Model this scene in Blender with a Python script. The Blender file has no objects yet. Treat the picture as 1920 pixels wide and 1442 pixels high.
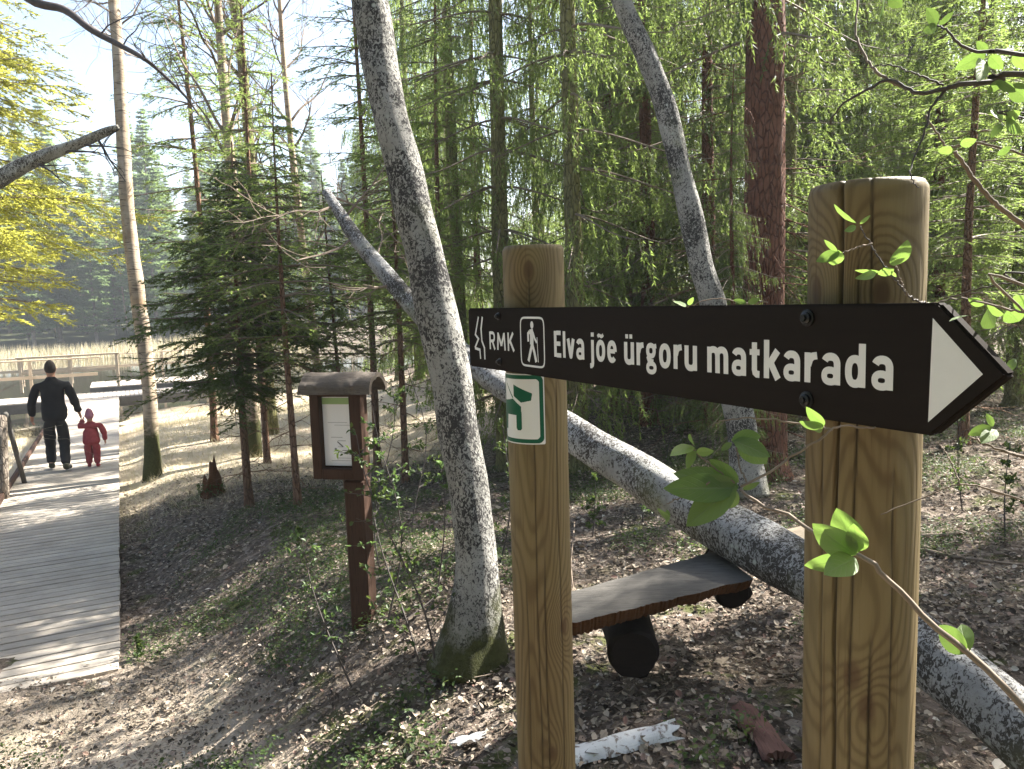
import bpy, bmesh, math, random
import numpy as np
from mathutils import Vector, Matrix, noise

R = math.radians
rng = np.random.default_rng(7)
random.seed(7)
scene = bpy.context.scene
COL = scene.collection

# ------------------------------------------------------------------ camera
W, H, F = 1920.0, 1442.0, 1450.0
PITCH, ROLL = R(6.2), R(1.75)
CAM = np.array([0.0, 0.0, 1.5])
r0 = np.array([1.0, 0, 0]); fwd = np.array([0, math.cos(PITCH), -math.sin(PITCH)]); u0 = np.array([0, math.sin(PITCH), math.cos(PITCH)])
right = r0*math.cos(ROLL) - u0*math.sin(ROLL)
up = u0*math.cos(ROLL) + r0*math.sin(ROLL)
cd = bpy.data.cameras.new("camera"); cam = bpy.data.objects.new("camera", cd); COL.objects.link(cam)
cd.sensor_width = 36; cd.lens = 36*F/W; cd.clip_start = 0.05; cd.clip_end = 3000
m = Matrix.Identity(4)
for i in range(3):
    m[i][0] = right[i]; m[i][1] = up[i]; m[i][2] = -fwd[i]; m[i][3] = CAM[i]
cam.matrix_world = m
scene.camera = cam
scene.render.resolution_x = 1024; scene.render.resolution_y = 769

# ------------------------------------------------------------------ light
SUN_EL, SUN_AZ = R(43), R(56)          # azimuth measured from +Y towards +X
world = bpy.data.worlds.new("World"); scene.world = world; world.use_nodes = True
wn = world.node_tree.nodes; wl = world.node_tree.links
sky = wn.new("ShaderNodeTexSky"); sky.sky_type = 'NISHITA'; sky.sun_disc = False
sky.sun_elevation = SUN_EL; sky.sun_rotation = SUN_AZ; sky.air_density = 1.0; sky.dust_density = 3.0; sky.ozone_density = 1.0
bg = wn["Background"]; bg.inputs[1].default_value = 0.065
wl.new(sky.outputs[0], bg.inputs[0])
sl = bpy.data.lights.new("sun", 'SUN'); sl.energy = 5.0; sl.angle = R(0.53); sl.color = (1.0, 0.95, 0.86)
so = bpy.data.objects.new("sun", sl); COL.objects.link(so)
sv = Vector((math.sin(SUN_AZ)*math.cos(SUN_EL), math.cos(SUN_AZ)*math.cos(SUN_EL), math.sin(SUN_EL)))
so.rotation_euler = sv.to_track_quat('Z', 'Y').to_euler()
so.location = sv*40
scene.view_settings.view_transform = 'Standard'; scene.view_settings.look = 'None'
scene.view_settings.exposure = 2.55; scene.view_settings.gamma = 1.0; scene.view_settings.use_curve_mapping = False
scene.cycles.max_bounces = 6; scene.cycles.diffuse_bounces = 3; scene.cycles.transmission_bounces = 4; scene.cycles.glossy_bounces = 2
scene.cycles.sample_clamp_indirect = 6

HAZE = .0010
scene.cycles.volume_bounces = 0
def P(px, py, D):
    return CAM + D*(fwd + (px-960)/F*right - (py-721)/F*up)

# ------------------------------------------------------------------ terrain
BD = np.array([-0.4490, 0.8935])      # heading of the boardwalk
BN = np.array([0.8935, 0.4490])       # to its right
def VW(x, y): return x*BN[0]+y*BN[1], x*BD[0]+y*BD[1]
def XY(v, w): return v*BN[0]+w*BD[0], v*BN[1]+w*BD[1]
def ss(t, a, b):
    t = np.clip((t-a)/(b-a), 0, 1); return t*t*(3-2*t)
def hgt(x, y):
    x = np.asarray(x, float); y = np.asarray(y, float)
    v, w = VW(x, y)
    t = ss(v, 0.05, 1.5)
    left = -1.058*ss(w, 0.2, 5.4)
    rgt = -1.0*np.clip((w-2.0)/9.5, 0, 1)*(1-0.68*ss(v, 3.0, 8.0))
    h = left*(1-t) + rgt*t
    h = h + 0.05*np.sin(x*1.3+0.7)*np.cos(y*1.1) * ss(np.hypot(x, y), 1, 4)*ss(np.abs(v+0.75), 0.9, 1.8)
    h = h + 0.02*np.sin(x*3.7+y*1.9)+0.015*np.sin(y*5.3-x*2.1+1)
    # under the boardwalk the ground drops away, then the flood meadow, the pond and the far bank
    h = h - 0.15*ss(w, 6.35, 7.6)*(1-ss(v, 0.0, 0.6))
    h = h - 0.55*ss(w, 17, 25)*(1-ss(v, 6, 14))
    pond = ss(w, 27, 31)*(1-ss(w, 62, 66))*(1-ss(v, 16, 24))
    h = h*(1-pond) + (-2.6)*pond
    h = h + 3.0*ss(w, 68, 110)
    return h
def ground_hit(px, py):
    d = fwd + (px-960)/F*right - (py-721)/F*up
    t = 1.0
    for i in range(6000):
        p = CAM + t*d
        if p[2] <= float(hgt(p[0], p[1])): break
        t += 0.01+0.002*t
    return Vector((p[0], p[1], float(hgt(p[0], p[1])))), t

# ------------------------------------------------------------------ node helper
class NT:
    def __init__(s, name):
        s.m = bpy.data.materials.new(name); s.m.use_nodes = True
        s.t = s.m.node_tree; s.n = s.t.nodes; s.n.clear()
        s.out = s.n.new("ShaderNodeOutputMaterial")
    def link(s, a, b): s.t.links.new(a, b)
    def put(s, sock, v):
        if v is None: return
        if hasattr(v, 'links'): s.link(v, sock)
        elif isinstance(v, (tuple, list)) and sock.type == 'RGBA' and len(v) == 3: sock.default_value = (*v, 1)
        else: sock.default_value = v
    def math(s, op, a, b=None, c=None, clamp=False):
        n = s.n.new("ShaderNodeMath"); n.operation = op; n.use_clamp = clamp
        s.put(n.inputs[0], a); s.put(n.inputs[1], b)
        if c is not None: s.put(n.inputs[2], c)
        return n.outputs[0]
    def vmath(s, op, a, b=None, out=0):
        n = s.n.new("ShaderNodeVectorMath"); n.operation = op
        s.put(n.inputs[0], a)
        if b is not None: s.put(n.inputs[1], b)
        return n.outputs[out]
    def mix(s, f, a, b, kind='MIX'):
        n = s.n.new("ShaderNodeMix"); n.data_type = 'RGBA'; n.blend_type = kind
        s.put(n.inputs[0], f); s.put(n.inputs[6], a); s.put(n.inputs[7], b); return n.outputs[2]
    def ramp(s, f, stops, interp='LINEAR'):
        n = s.n.new("ShaderNodeValToRGB"); n.color_ramp.interpolation = interp
        e = n.color_ramp.elements
        while len(e) < len(stops): e.new(0.5)
        for i, (p, c) in enumerate(stops):
            e[i].position = p
            e[i].color = (c, c, c, 1) if isinstance(c, (int, float)) else (*c, 1)
        s.put(n.inputs[0], f); return n.outputs[0]
    def coord(s, which='Object', scale=(1, 1, 1)):
        n = s.n.new("ShaderNodeTexCoord"); mp = s.n.new("ShaderNodeMapping"); mp.inputs['Scale'].default_value = scale
        s.link(n.outputs[which], mp.inputs[0]); return mp.outputs[0]
    def pos(s, scale=(1, 1, 1)):
        n = s.n.new("ShaderNodeNewGeometry"); mp = s.n.new("ShaderNodeMapping"); mp.inputs['Scale'].default_value = scale
        s.link(n.outputs['Position'], mp.inputs[0]); return mp.outputs[0]
    def noise(s, vec, scale, detail=3, rough=0.55, dist=0, col=False):
        n = s.n.new("ShaderNodeTexNoise"); s.put(n.inputs['Vector'], vec)
        n.inputs['Scale'].default_value = scale; n.inputs['Detail'].default_value = detail
        n.inputs['Roughness'].default_value = rough; n.inputs['Distortion'].default_value = dist
        return n.outputs[1 if col else 0]
    def voro(s, vec, scale, feature='F1', out=0, rnd=1.0):
        n = s.n.new("ShaderNodeTexVoronoi"); n.feature = feature; s.put(n.inputs['Vector'], vec)
        n.inputs['Scale'].default_value = scale; n.inputs['Randomness'].default_value = rnd
        return n.outputs[out]
    def attr(s, name, out='Color'):
        n = s.n.new("ShaderNodeAttribute"); n.attribute_name = name; return n.outputs[out]
    def sep(s, v):
        n = s.n.new("ShaderNodeSeparateXYZ"); s.put(n.inputs[0], v); return n.outputs
    def island(s):
        return s.n.new("ShaderNodeNewGeometry").outputs['Random Per Island']
    def bump(s, h, strength=0.5, dist=0.01):
        n = s.n.new("ShaderNodeBump"); s.put(n.inputs['Height'], h)
        n.inputs['Strength'].default_value = strength; n.inputs['Distance'].default_value = dist
        return n.outputs[0]
    def bsdf(s, col, rough=0.8, normal=None, spec=0.3, metal=0.0, coat=0.0):
        n = s.n.new("ShaderNodeBsdfPrincipled")
        s.put(n.inputs['Base Color'], col); s.put(n.inputs['Roughness'], rough)
        n.inputs['Specular IOR Level'].default_value = spec; n.inputs['Metallic'].default_value = metal
        n.inputs['Coat Weight'].default_value = coat
        if normal is not None: s.link(normal, n.inputs['Normal'])
        return n.outputs[0]
    def done(s, sh):
        s.link(sh, s.out.inputs[0]); return s.m

def leaf_mat(name, stops, trans, tfac=0.45, rough=0.5, spec=0.25):
    t = NT(name)
    f = t.island()
    c = t.ramp(f, stops)
    lum = t.noise(t.pos(), 1.3, 2)
    c = t.mix(t.math('MULTIPLY', lum, 0.5), c, t.mix(1.0, c, (0.55, 0.6, 0.5), 'MULTIPLY'))
    b = t.bsdf(c, rough, spec=spec)
    tr = t.n.new("ShaderNodeBsdfTranslucent"); t.put(tr.inputs[0], t.mix(0.6, c, trans))
    mx = t.n.new("ShaderNodeMixShader"); mx.inputs[0].default_value = tfac
    t.link(b, mx.inputs[1]); t.link(tr.outputs[0], mx.inputs[2])
    return t.done(mx.outputs[0])

M = {}
M['needle_dark'] = leaf_mat("dark_needles", [(0, (.030, .052, .022)), (.6, (.05, .085, .03)), (1, (.085, .115, .04))], (.26, .34, .08), .45)
M['needle_mid'] = leaf_mat("green_needles", [(0, (.06, .09, .03)), (.5, (.10, .13, .045)), (.85, (.15, .17, .06)), (1, (.17, .13, .06))], (.42, .58, .14), .58)
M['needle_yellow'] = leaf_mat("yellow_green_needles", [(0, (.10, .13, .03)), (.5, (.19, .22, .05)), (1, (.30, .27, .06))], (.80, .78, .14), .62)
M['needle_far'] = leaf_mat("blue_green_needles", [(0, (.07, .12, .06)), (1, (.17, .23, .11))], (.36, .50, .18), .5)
M['leaf_fresh'] = leaf_mat("fresh_leaves", [(0, (.055, .10, .04)), (.6, (.085, .14, .05)), (1, (.12, .17, .07))], (.17, .27, .06), .45, .42, .4)
M['leaf_low'] = leaf_mat("low_plants", [(0, (.035, .065, .022)), (.7, (.06, .10, .03)), (1, (.12, .15, .04))], (.14, .20, .04), .4)
M['grass_dry'] = leaf_mat("dry_grass", [(0, (.42, .35, .24)), (.5, (.56, .49, .36)), (.9, (.62, .56, .43)), (1, (.30, .34, .14))], (.5, .42, .2), .3)

def bark_mat(name, base, light, dark, kind='plain', moss=0.0):
    t = NT(name)
    oc = t.coord('Object')
    n1 = t.noise(oc, 5, 5, .65)
    c = t.mix(t.ramp(n1, [(.35, 0.0), (.65, 1.0)]), base, light)
    if kind == 'lichen':      # pale bark peppered with small dark flecks and lichen crust
        f1 = t.noise(t.coord('Object', (1, 1, .7)), 75, 4, .7, 1.0)
        area = t.noise(oc, 3.2, 3, .6)
        th = t.math('ADD', f1, t.math('MULTIPLY', t.math('SUBTRACT', area, .5), .55))
        fl = t.ramp(th, [(.47, 0.0), (.54, 1.0)])
        c = t.mix(fl, c, dark)
        v = t.voro(oc, 14); sp = t.ramp(v, [(.10, 1.0), (.18, 0.0)])
        sp = t.math('MULTIPLY', sp, t.ramp(t.noise(oc, 2.3, 2), [(.45, 0.0), (.6, 1.0)]))
        c = t.mix(sp, c, (.38, .40, .36))
        g = t.ramp(t.noise(oc, 1.7, 4, .6), [(.55, 0.0), (.72, 1.0)])
        c = t.mix(t.math('MULTIPLY', g, .55), c, (.20, .21, .11))
        h = t.math('ADD', t.math('MULTIPLY', f1, 1.0), t.math('MULTIPLY', n1, .8))
        bmp = t.bump(h, .8, .012)
    elif kind == 'birch':
        st = t.noise(t.coord('Object', (1, 1, 9)), 6, 4, .6, .4)
        l = t.ramp(st, [(.56, 0.0), (.63, 1.0)])
        c = t.mix(l, c, dark)
        pk = t.ramp(t.noise(oc, 2.1, 3), [(.5, 0.0), (.7, 1.0)])
        c = t.mix(t.math('MULTIPLY', pk, .5), c, (.38, .24, .13))
        bmp = t.bump(t.math('ADD', st, n1), .5, .01)
    else:
        vv = t.voro(t.coord('Object', (1, 1, .32)), 26, 'DISTANCE_TO_EDGE')
        cr = t.ramp(vv, [(0, 1.0), (.12, 0.0)])
        f2 = t.noise(t.coord('Object', (1, 1, .5)), 40, 4, .65)
        c = t.mix(t.math('MULTIPLY', cr, .8), c, dark)
        c = t.mix(t.ramp(f2, [(.4, .0), (.7, .6)]), c, light)
        bmp = t.bump(t.math('SUBTRACT', f2, cr), .9, .015)
    if moss > 0:
        z = t.sep(oc)[2]
        mz = t.math('SUBTRACT', moss, z)
        mz = t.math('ADD', mz, t.math('MULTIPLY', t.math('SUBTRACT', t.noise(oc, 4, 4, .65), .5), 1.1))
        mm = t.ramp(mz, [(.0, 0.0), (.25, 1.0)])
        mc = t.mix(t.noise(oc, 40, 3), (.02, .022, .010), (.075, .08, .028))
        c = t.mix(mm, c, mc)
    return t.done(t.bsdf(c, .9, bmp, .15))

M['bark_lichen'] = bark_mat("lichen_bark", (.22, .215, .195), (.35, .34, .315), (.045, .043, .042), 'lichen', moss=.35)
M['bark_lichen_log'] = bark_mat("lichen_log_bark", (.24, .235, .225), (.38, .38, .375), (.055, .05, .045), 'lichen')
M['bark_limb'] = bark_mat("lichen_limb_bark", (.30, .29, .25), (.50, .49, .44), (.07, .06, .05), 'lichen')
M['bark_birch'] = bark_mat("birch_bark", (.27, .21, .15), (.42, .35, .27), (.12, .09, .07), 'birch', moss=.9)
M['bark_spruce'] = bark_mat("spruce_bark", (.115, .05, .032), (.19, .095, .065), (.035, .017, .012))
M['bark_mossy'] = bark_mat("mossy_bark", (.14, .13, .06), (.24, .23, .10), (.05, .045, .03))
M['bark_grey'] = bark_mat("grey_bark", (.16, .13, .10), (.28, .24, .20), (.07, .055, .045))
M['bark_red'] = bark_mat("reddish_bark", (.15, .08, .05), (.24, .15, .10), (.05, .03, .02))
M['twig'] = NT("twig_bark"); _t = M['twig']; M['twig'] = _t.done(_t.bsdf(_t.mix(_t.noise(_t.coord(), 40, 3), (.10, .07, .05), (.26, .21, .16)), .8))
M['twig_dark'] = NT("dark_twig_bark"); _t = M['twig_dark']; M['twig_dark'] = _t.done(_t.bsdf(_t.mix(_t.noise(_t.coord(), 30, 3), (.035, .03, .028), (.10, .085, .08)), .75))

def plank_mat(name, a, b, dark, axis=0, rough=.85, freq=1.0):
    t = NT(name)
    sc = [22*freq]*3; sc[axis] = 1.1*freq
    n1 = t.noise(t.coord('Object', tuple(sc)), 3.0, 5, .65, .3)
    c = t.mix(n1, a, b)
    n2 = t.noise(t.coord('Object', tuple([x*2 for x in sc])), 5.0, 3, .6)
    c = t.mix(t.ramp(n2, [(.56, 0.0), (.68, .75)]), c, dark)
    c = t.mix(t.ramp(t.noise(t.coord(), 2.2, 4, .6), [(.4, 0.0), (.7, .45)]), c, dark)
    f = t.island(); c = t.mix(t.math('MULTIPLY', f, .35), c, t.mix(1.0, c, (.6, .58, .55), 'MULTIPLY'))
    return t.done(t.bsdf(c, rough, t.bump(t.math('ADD', n1, n2), .5, .004), .2))
M['deck'] = plank_mat("weathered_deck_boards", (.36, .32, .27), (.52, .46, .39), (.19, .165, .14), 0)
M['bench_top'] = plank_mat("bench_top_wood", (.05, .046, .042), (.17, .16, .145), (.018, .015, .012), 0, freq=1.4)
M['roof_wood'] = plank_mat("mossy_roof_wood", (.07, .052, .038), (.20, .175, .15), (.02, .015, .012), 0, freq=1.2)
M['grey_wood'] = plank_mat("grey_weathered_wood", (.085, .08, .072), (.19, .18, .165), (.03, .026, .023), 0)
M['brown_wood'] = plank_mat("brown_stained_wood", (.042, .022, .015), (.08, .044, .029), (.018, .010, .007), 2)
M['rot_wood'] = plank_mat("red_rotten_wood", (.11, .055, .045), (.20, .11, .09), (.04, .022, .018), 1)
M['orange_wood'] = plank_mat("orange_split_wood", (.085, .036, .016), (.20, .095, .04), (.025, .013, .008), 0)
M['pale_wood'] = plank_mat("pale_cut_wood", (.45, .36, .25), (.60, .50, .38), (.25, .19, .13), 0)
M['dark_wood'] = plank_mat("shade_dark_wood", (.012, .009, .007), (.028, .021, .017), (.005, .004, .004), 0)  # near-black: deep shade under the bench is put into the colour
def flat(name, c, rough=.6, spec=.3, metal=0, coat=0, var=.0, sc=30):
    t = NT(name)
    col = c
    if var: col = t.mix(t.math('MULTIPLY', t.noise(t.coord(), sc, 4, .6), var), c, tuple(x*.3 for x in c))
    return t.done(t.bsdf(col, rough, None, spec, metal, coat))

def post_mat(name, knots, crackseed):
    t = NT(name)
    oc = t.coord('Object')
    x, y, z = t.sep(oc)[0:3]
    low = t.noise(t.coord('Object', (5, 5, 1.2)), 1.0, 2, .5)
    r = t.vmath('LENGTH', t.vmath('MULTIPLY', oc, (1, 1, 0)), out=1)
    fld = t.math('ADD', t.math('MULTIPLY', low, .16), r)
    ax = t.math('MULTIPLY', x, .22); fld = t.math('ADD', fld, ax)
    core = None
    for (kx, ky, kz, a) in knots:
        d = t.vmath('LENGTH', t.vmath('MULTIPLY', t.vmath('SUBTRACT', oc, (kx, ky, kz)), (1, 1, .55)), out=1)
        e = t.math('POWER', 2.718, t.math('MULTIPLY', t.math('MULTIPLY', d, d), -600.0))
        fld = t.math('ADD', fld, t.math('MULTIPLY', e, a))
        k = t.ramp(d, [(.007, 1.0), (.013, 0.0)])
        core = k if core is None else t.math('MAXIMUM', core, k)
    fld = t.math('ADD', fld, t.math('MULTIPLY', t.noise(t.coord('Object', (30, 30, 3)), 1.0, 3), .006))
    ring = t.math('SINE', t.math('MULTIPLY', fld, 900.0))
    ring = t.ramp(t.math('ADD', t.math('MULTIPLY', ring, .5), .5), [(.0, 1.0), (.45, .25), (1, 0.0)])
    n = t.noise(t.coord('Object', (60, 60, 3)), 3.0, 4, .6)
    c = t.mix(n, (.122, .084, .036), (.195, .143, .070))
    c = t.mix(t.math('MULTIPLY', ring, .6), c, (.066, .038, .012))
    c = t.mix(t.ramp(t.noise(t.coord('Object', (3, 3, 1)), 2.0, 3), [(.45, 0.0), (.7, .45)]), c, (.22, .19, .09))
    fine = t.ramp(t.noise(t.coord('Object', (90, 90, 2.2)), 2.0, 2, .5), [(.62, 0.0), (.68, .55)])
    c = t.mix(fine, c, (.10, .06, .025))
    if core is not None: c = t.mix(t.math('MULTIPLY', core, .8), c, (.07, .035, .015))
    ck = t.attr('crack', 'Fac'); c = t.mix(t.math('MULTIPLY', ck, .9), c, (.03, .02, .012))
    bm_ = t.bump(t.math('SUBTRACT', n, t.math('MULTIPLY', ring, .5)), .35, .002)
    return t.done(t.bsdf(c, .62, bm_, .3))

# ------------------------------------------------------------------ mesh builder
class MB:
    def __init__(s): s.v = []; s.f3 = []; s.f4 = []; s.n = 0; s.mi3 = []; s.mi4 = []
    def add(s, v, quads=None, tris=None, mi=0):
        v = np.asarray(v, float).reshape(-1, 3)
        if quads is not None and len(quads): q = np.asarray(quads, int)+s.n; s.f4.append(q); s.mi4.append(np.full(len(q), mi))
        if tris is not None and len(tris): q = np.asarray(tris, int)+s.n; s.f3.append(q); s.mi3.append(np.full(len(q), mi))
        s.v.append(v); s.n += len(v)
    def tube(s, pts, rad, sides=8, cap=True, mi=0, wob=0.0):
        pts = np.asarray(pts, float); n = len(pts); rad = np.broadcast_to(np.asarray(rad, float), (n,))
        tan = np.gradient(pts, axis=0); tan /= np.linalg.norm(tan, axis=1)[:, None]+1e-9
        ref = np.array([0, 0, 1.0]) if abs(tan[0][2]) < .9 else np.array([1.0, 0, 0])
        a = np.linspace(0, 2*np.pi, sides, endpoint=False)
        rings = []
        e1 = np.cross(tan[0], ref); e1 /= np.linalg.norm(e1)
        for i in range(n):
            e1 = e1 - tan[i]*np.dot(e1, tan[i]); e1 /= np.linalg.norm(e1)+1e-9
            e2 = np.cross(tan[i], e1)
            rr = rad[i]*(1+wob*np.sin(a*3+i*.37)*.5+wob*np.sin(a*5+i*.61+1)*.5)
            rings.append(pts[i]+np.cos(a)[:, None]*e1*rr[:, None] + np.sin(a)[:, None]*e2*rr[:, None] if wob else pts[i]+rad[i]*(np.cos(a)[:, None]*e1+np.sin(a)[:, None]*e2))
        v = np.concatenate(rings)
        i = np.arange(n-1)[:, None]; j = np.arange(sides)[None]; k = (j+1) % sides
        q = np.stack([i*sides+j, i*sides+k, (i+1)*sides+k, (i+1)*sides+j], -1).reshape(-1, 4)
        tr = []
        if cap:
            v = np.concatenate([v, pts[:1], pts[-1:]]); c0 = n*sides; c1 = c0+1
            jj = np.arange(sides); kk = (jj+1) % sides
            tr = np.concatenate([np.stack([np.full(sides, c0), kk, jj], 1), np.stack([np.full(sides, c1), (n-1)*sides+jj, (n-1)*sides+kk], 1)])
        s.add(v, q, tr, mi)
    def box(s, c, size, ax=None, bev=0.0, mi=0):
        """box with chamfered long edges; ax = 3x3 rows of unit axes"""
        ax = np.eye(3) if ax is None else np.asarray(ax, float)
        hx, hy, hz = [q/2 for q in size]; b = min(bev, hy*.9, hz*.9)
        if b <= 0:
            prof = [(-hy, -hz), (hy, -hz), (hy, hz), (-hy, hz)]
        else:
            prof = [(-hy+b, -hz), (hy-b, -hz), (hy, -hz+b), (hy, hz-b), (hy-b, hz), (-hy+b, hz), (-hy, hz-b), (-hy, -hz+b)]
        k = len(prof); v = []
        ends = [(-hx, 1), (hx, 1)] if b <= 0 else [(-hx, .0), (-hx+b, 1), (hx-b, 1), (hx, .0)]
        for (xx, full) in ends:
            for (yy, zz) in prof:
                if not full: yy = np.sign(yy)*max(abs(yy)-b, 0) if abs(yy) == hy else yy; zz = np.sign(zz)*max(abs(zz)-b, 0) if abs(zz) == hz else zz
                v.append(np.asarray(c)+xx*ax[0]+yy*ax[1]+zz*ax[2])
        n = len(ends); q = []
        for i in range(n-1):
            for j in range(k): q.append((i*k+j, i*k+(j+1) % k, (i+1)*k+(j+1) % k, (i+1)*k+j))
        cc = len(v); v.append(np.asarray(c)-hx*ax[0]); v.append(np.asarray(c)+hx*ax[0])
        tr = [(cc, (j+1) % k, j) for j in range(k)]+[(cc+1, (n-1)*k+j, (n-1)*k+(j+1) % k) for j in range(k)]
        s.add(v, q, tr, mi)
    def spikes(s, p, d, L, wd, mi=0):
        """many thin pointed triangles"""
        n = len(p); d = d/(np.linalg.norm(d, axis=1)[:, None]+1e-9)
        rr = rng.normal(size=(n, 3)); sd = np.cross(d, rr); sd /= np.linalg.norm(sd, axis=1)[:, None]+1e-9
        L = np.broadcast_to(L, (n,))[:, None]; wd = np.broadcast_to(wd, (n,))[:, None]
        v = np.stack([p-sd*wd*.5, p+sd*wd*.5, p+d*L], 1).reshape(-1, 3)
        s.add(v, None, np.arange(3*n).reshape(-1, 3), mi)
    def leaves(s, p, d, nrm, L, wd, mi=0, fold=.25, curl=.0):
        """pointed-oval leaves folded along the midrib: 8 verts, 2 rows"""
        n = len(p); d = d/(np.linalg.norm(d, axis=1)[:, None]+1e-9)
        sd = np.cross(d, nrm); sd /= np.linalg.norm(sd, axis=1)[:, None]+1e-9; up_ = np.cross(sd, d)
        L = np.broadcast_to(L, (n,))[:, None]; wd = np.broadcast_to(wd, (n,))[:, None]; cu = np.broadcast_to(curl, (n,))[:, None]
        def pt(t, u, h): return p+d*L*t+sd*wd*u+up_*(wd*h-L*cu*t*t)
        v = np.stack([pt(0, 0, 0), pt(.3, .45, fold), pt(.65, .42, fold), pt(1, 0, 0), pt(.65, -.42, fold), pt(.3, -.45, fold), pt(.3, 0, 0), pt(.65, 0, 0)], 1).reshape(-1, 3)
        b = np.arange(n)[:, None, None]*8
        q = (b+np.array([[6, 1, 2, 7], [5, 6, 7, 4]])[None]).reshape(-1, 4)
        t3 = (b+np.array([[0, 1, 6], [0, 6, 5], [7, 2, 3], [7, 3, 4]])[None]).reshape(-1, 3)
        s.add(v, q, t3, mi)
    def mesh(s, name, mats, smooth=False):
        me = bpy.data.meshes.new(name)
        v = np.concatenate(s.v) if s.v else np.zeros((0, 3))
        f3 = np.concatenate(s.f3) if s.f3 else np.zeros((0, 3), int); f4 = np.concatenate(s.f4) if s.f4 else np.zeros((0, 4), int)
        me.vertices.add(len(v)); me.vertices.foreach_set('co', v.astype(np.float32).ravel())
        nl = f3.size+f4.size; me.loops.add(nl); me.loops.foreach_set('vertex_index', np.concatenate([f3.ravel(), f4.ravel()]).astype(np.int32))
        me.polygons.add(len(f3)+len(f4))
        st = np.concatenate([np.arange(len(f3))*3, f3.size+np.arange(len(f4))*4]).astype(np.int32)
        me.polygons.foreach_set('loop_start', st)
        mi = np.concatenate(([*s.mi3] or [np.zeros(0)])+([*s.mi4] or [np.zeros(0)])).astype(np.int32)
        me.polygons.foreach_set('material_index', mi)
        me.polygons.foreach_set('use_smooth', np.full(len(mi), smooth))
        me.update(calc_edges=True)
        for m_ in (mats if isinstance(mats, (list, tuple)) else [mats]): me.materials.append(m_)
        return me
    def obj(s, name, mats, parent=None, smooth=False, shift=None):
        me = s.mesh(name, mats, smooth)
        if shift is not None: me.transform(Matrix.Translation(-Vector(shift)))
        return link(name, me, parent)

def link(name, me, parent=None):
    o = bpy.data.objects.new(name, me); COL.objects.link(o)
    if parent is not None: o.parent = parent
    return o
def tag(o, label, cat, group=None):
    o["label"] = label; o["category"] = cat
    if group: o["group"] = group
    return o
def thing(name, label, cat, loc=(0, 0, 0), group=None, rz=0):
    o = bpy.data.objects.new(name, None); COL.objects.link(o); o.location = loc; o.rotation_euler = (0, 0, rz)
    o.empty_display_size = .1
    return tag(o, label, cat, group)
def struct(o, k='structure'): o["kind"] = k; return o
def smooth_path(pts, n):
    """Catmull-Rom through pts (any dims) -> n samples"""
    p = np.asarray(pts, float); p = np.vstack([2*p[0]-p[1], p, 2*p[-1]-p[-2]]); k = len(p)-3
    out = []
    for t in np.linspace(0, k-1e-6, n):
        i = int(t); f = t-i; a, b, c, d = p[i:i+4]
        out.append(.5*((2*b)+(-a+c)*f+(2*a-5*b+4*c-d)*f*f+(-a+3*b-3*c+d)*f**3))
    return np.array(out)

# ------------------------------------------------------------------ the setting: ground, water
def axis_pts(lo, hi, fine_lo, fine_hi, step, grow=1.09):
    a = list(np.arange(fine_lo, fine_hi, step)); x = a[-1]; s_ = step
    while x < hi: s_ *= grow; x += s_; a.append(x)
    x = a[0]; s_ = step; pre = []
    while x > lo: s_ *= grow; x -= s_; pre.append(x)
    return np.array(pre[::-1]+a)
gx = axis_pts(-260, 260, -5, 5, .05); gy = axis_pts(-60, 300, -.5, 9, .05)
X, Y = np.meshgrid(gx, gy, indexing='ij'); Z = hgt(X, Y)
near = np.exp(-(np.hypot(X, Y)/14)**2)
nz = (np.sin(X*23+np.sin(Y*17)*2)*np.sin(Y*19+np.sin(X*13)*2))*.006+(np.sin(X*9+Y*4+np.sin(Y*6))*np.cos(Y*8-X*3))*.010
Z += nz*near
g = MB(); nx_, ny_ = X.shape
ii = np.arange(nx_-1)[:, None]; jj = np.arange(ny_-1)[None]
g.add(np.stack([X, Y, Z], -1).reshape(-1, 3), np.stack([ii*ny_+jj, (ii+1)*ny_+jj, (ii+1)*ny_+jj+1, ii*ny_+jj+1], -1).reshape(-1, 4))
t = NT("forest_floor")
pz = t.pos()
pv = t.vmath('DOT_PRODUCT', pz, (BN[0], BN[1], 0), out=1); pw = t.vmath('DOT_PRODUCT', pz, (BD[0], BD[1], 0), out=1)
a1 = t.noise(pz, 1.2, 4, .6); a2 = t.noise(pz, 14, 5, .7); a3 = t.noise(pz, 70, 3, .6)
c = t.mix(t.ramp(a2, [(.3, 0.0), (.7, 1.0)]), (.055, .042, .034), (.16, .125, .095))
c = t.mix(t.ramp(a3, [(.5, 0.0), (.75, .8)]), c, (.26, .21, .17))
c = t.mix(t.ramp(a1, [(.55, 0.0), (.7, .5)]), c, (.07, .09, .035))
vc = t.n.new("ShaderNodeTexVoronoi"); t.put(vc.inputs['Vector'], pz); vc.inputs['Scale'].default_value = 24
lf = t.sep(vc.outputs[1])[0]
c = t.mix(.6, c, t.ramp(lf, [(0, (.03, .024, .02)), (.5, (.10, .078, .062)), (.8, (.20, .165, .14)), (1, (.32, .27, .23))]))
mo = t.ramp(t.noise(pz, 2.6, 4, .65), [(.54, 0.0), (.62, .85)])
c = t.mix(mo, c, t.mix(a3, (.03, .04, .012), (.10, .115, .035)))
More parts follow.
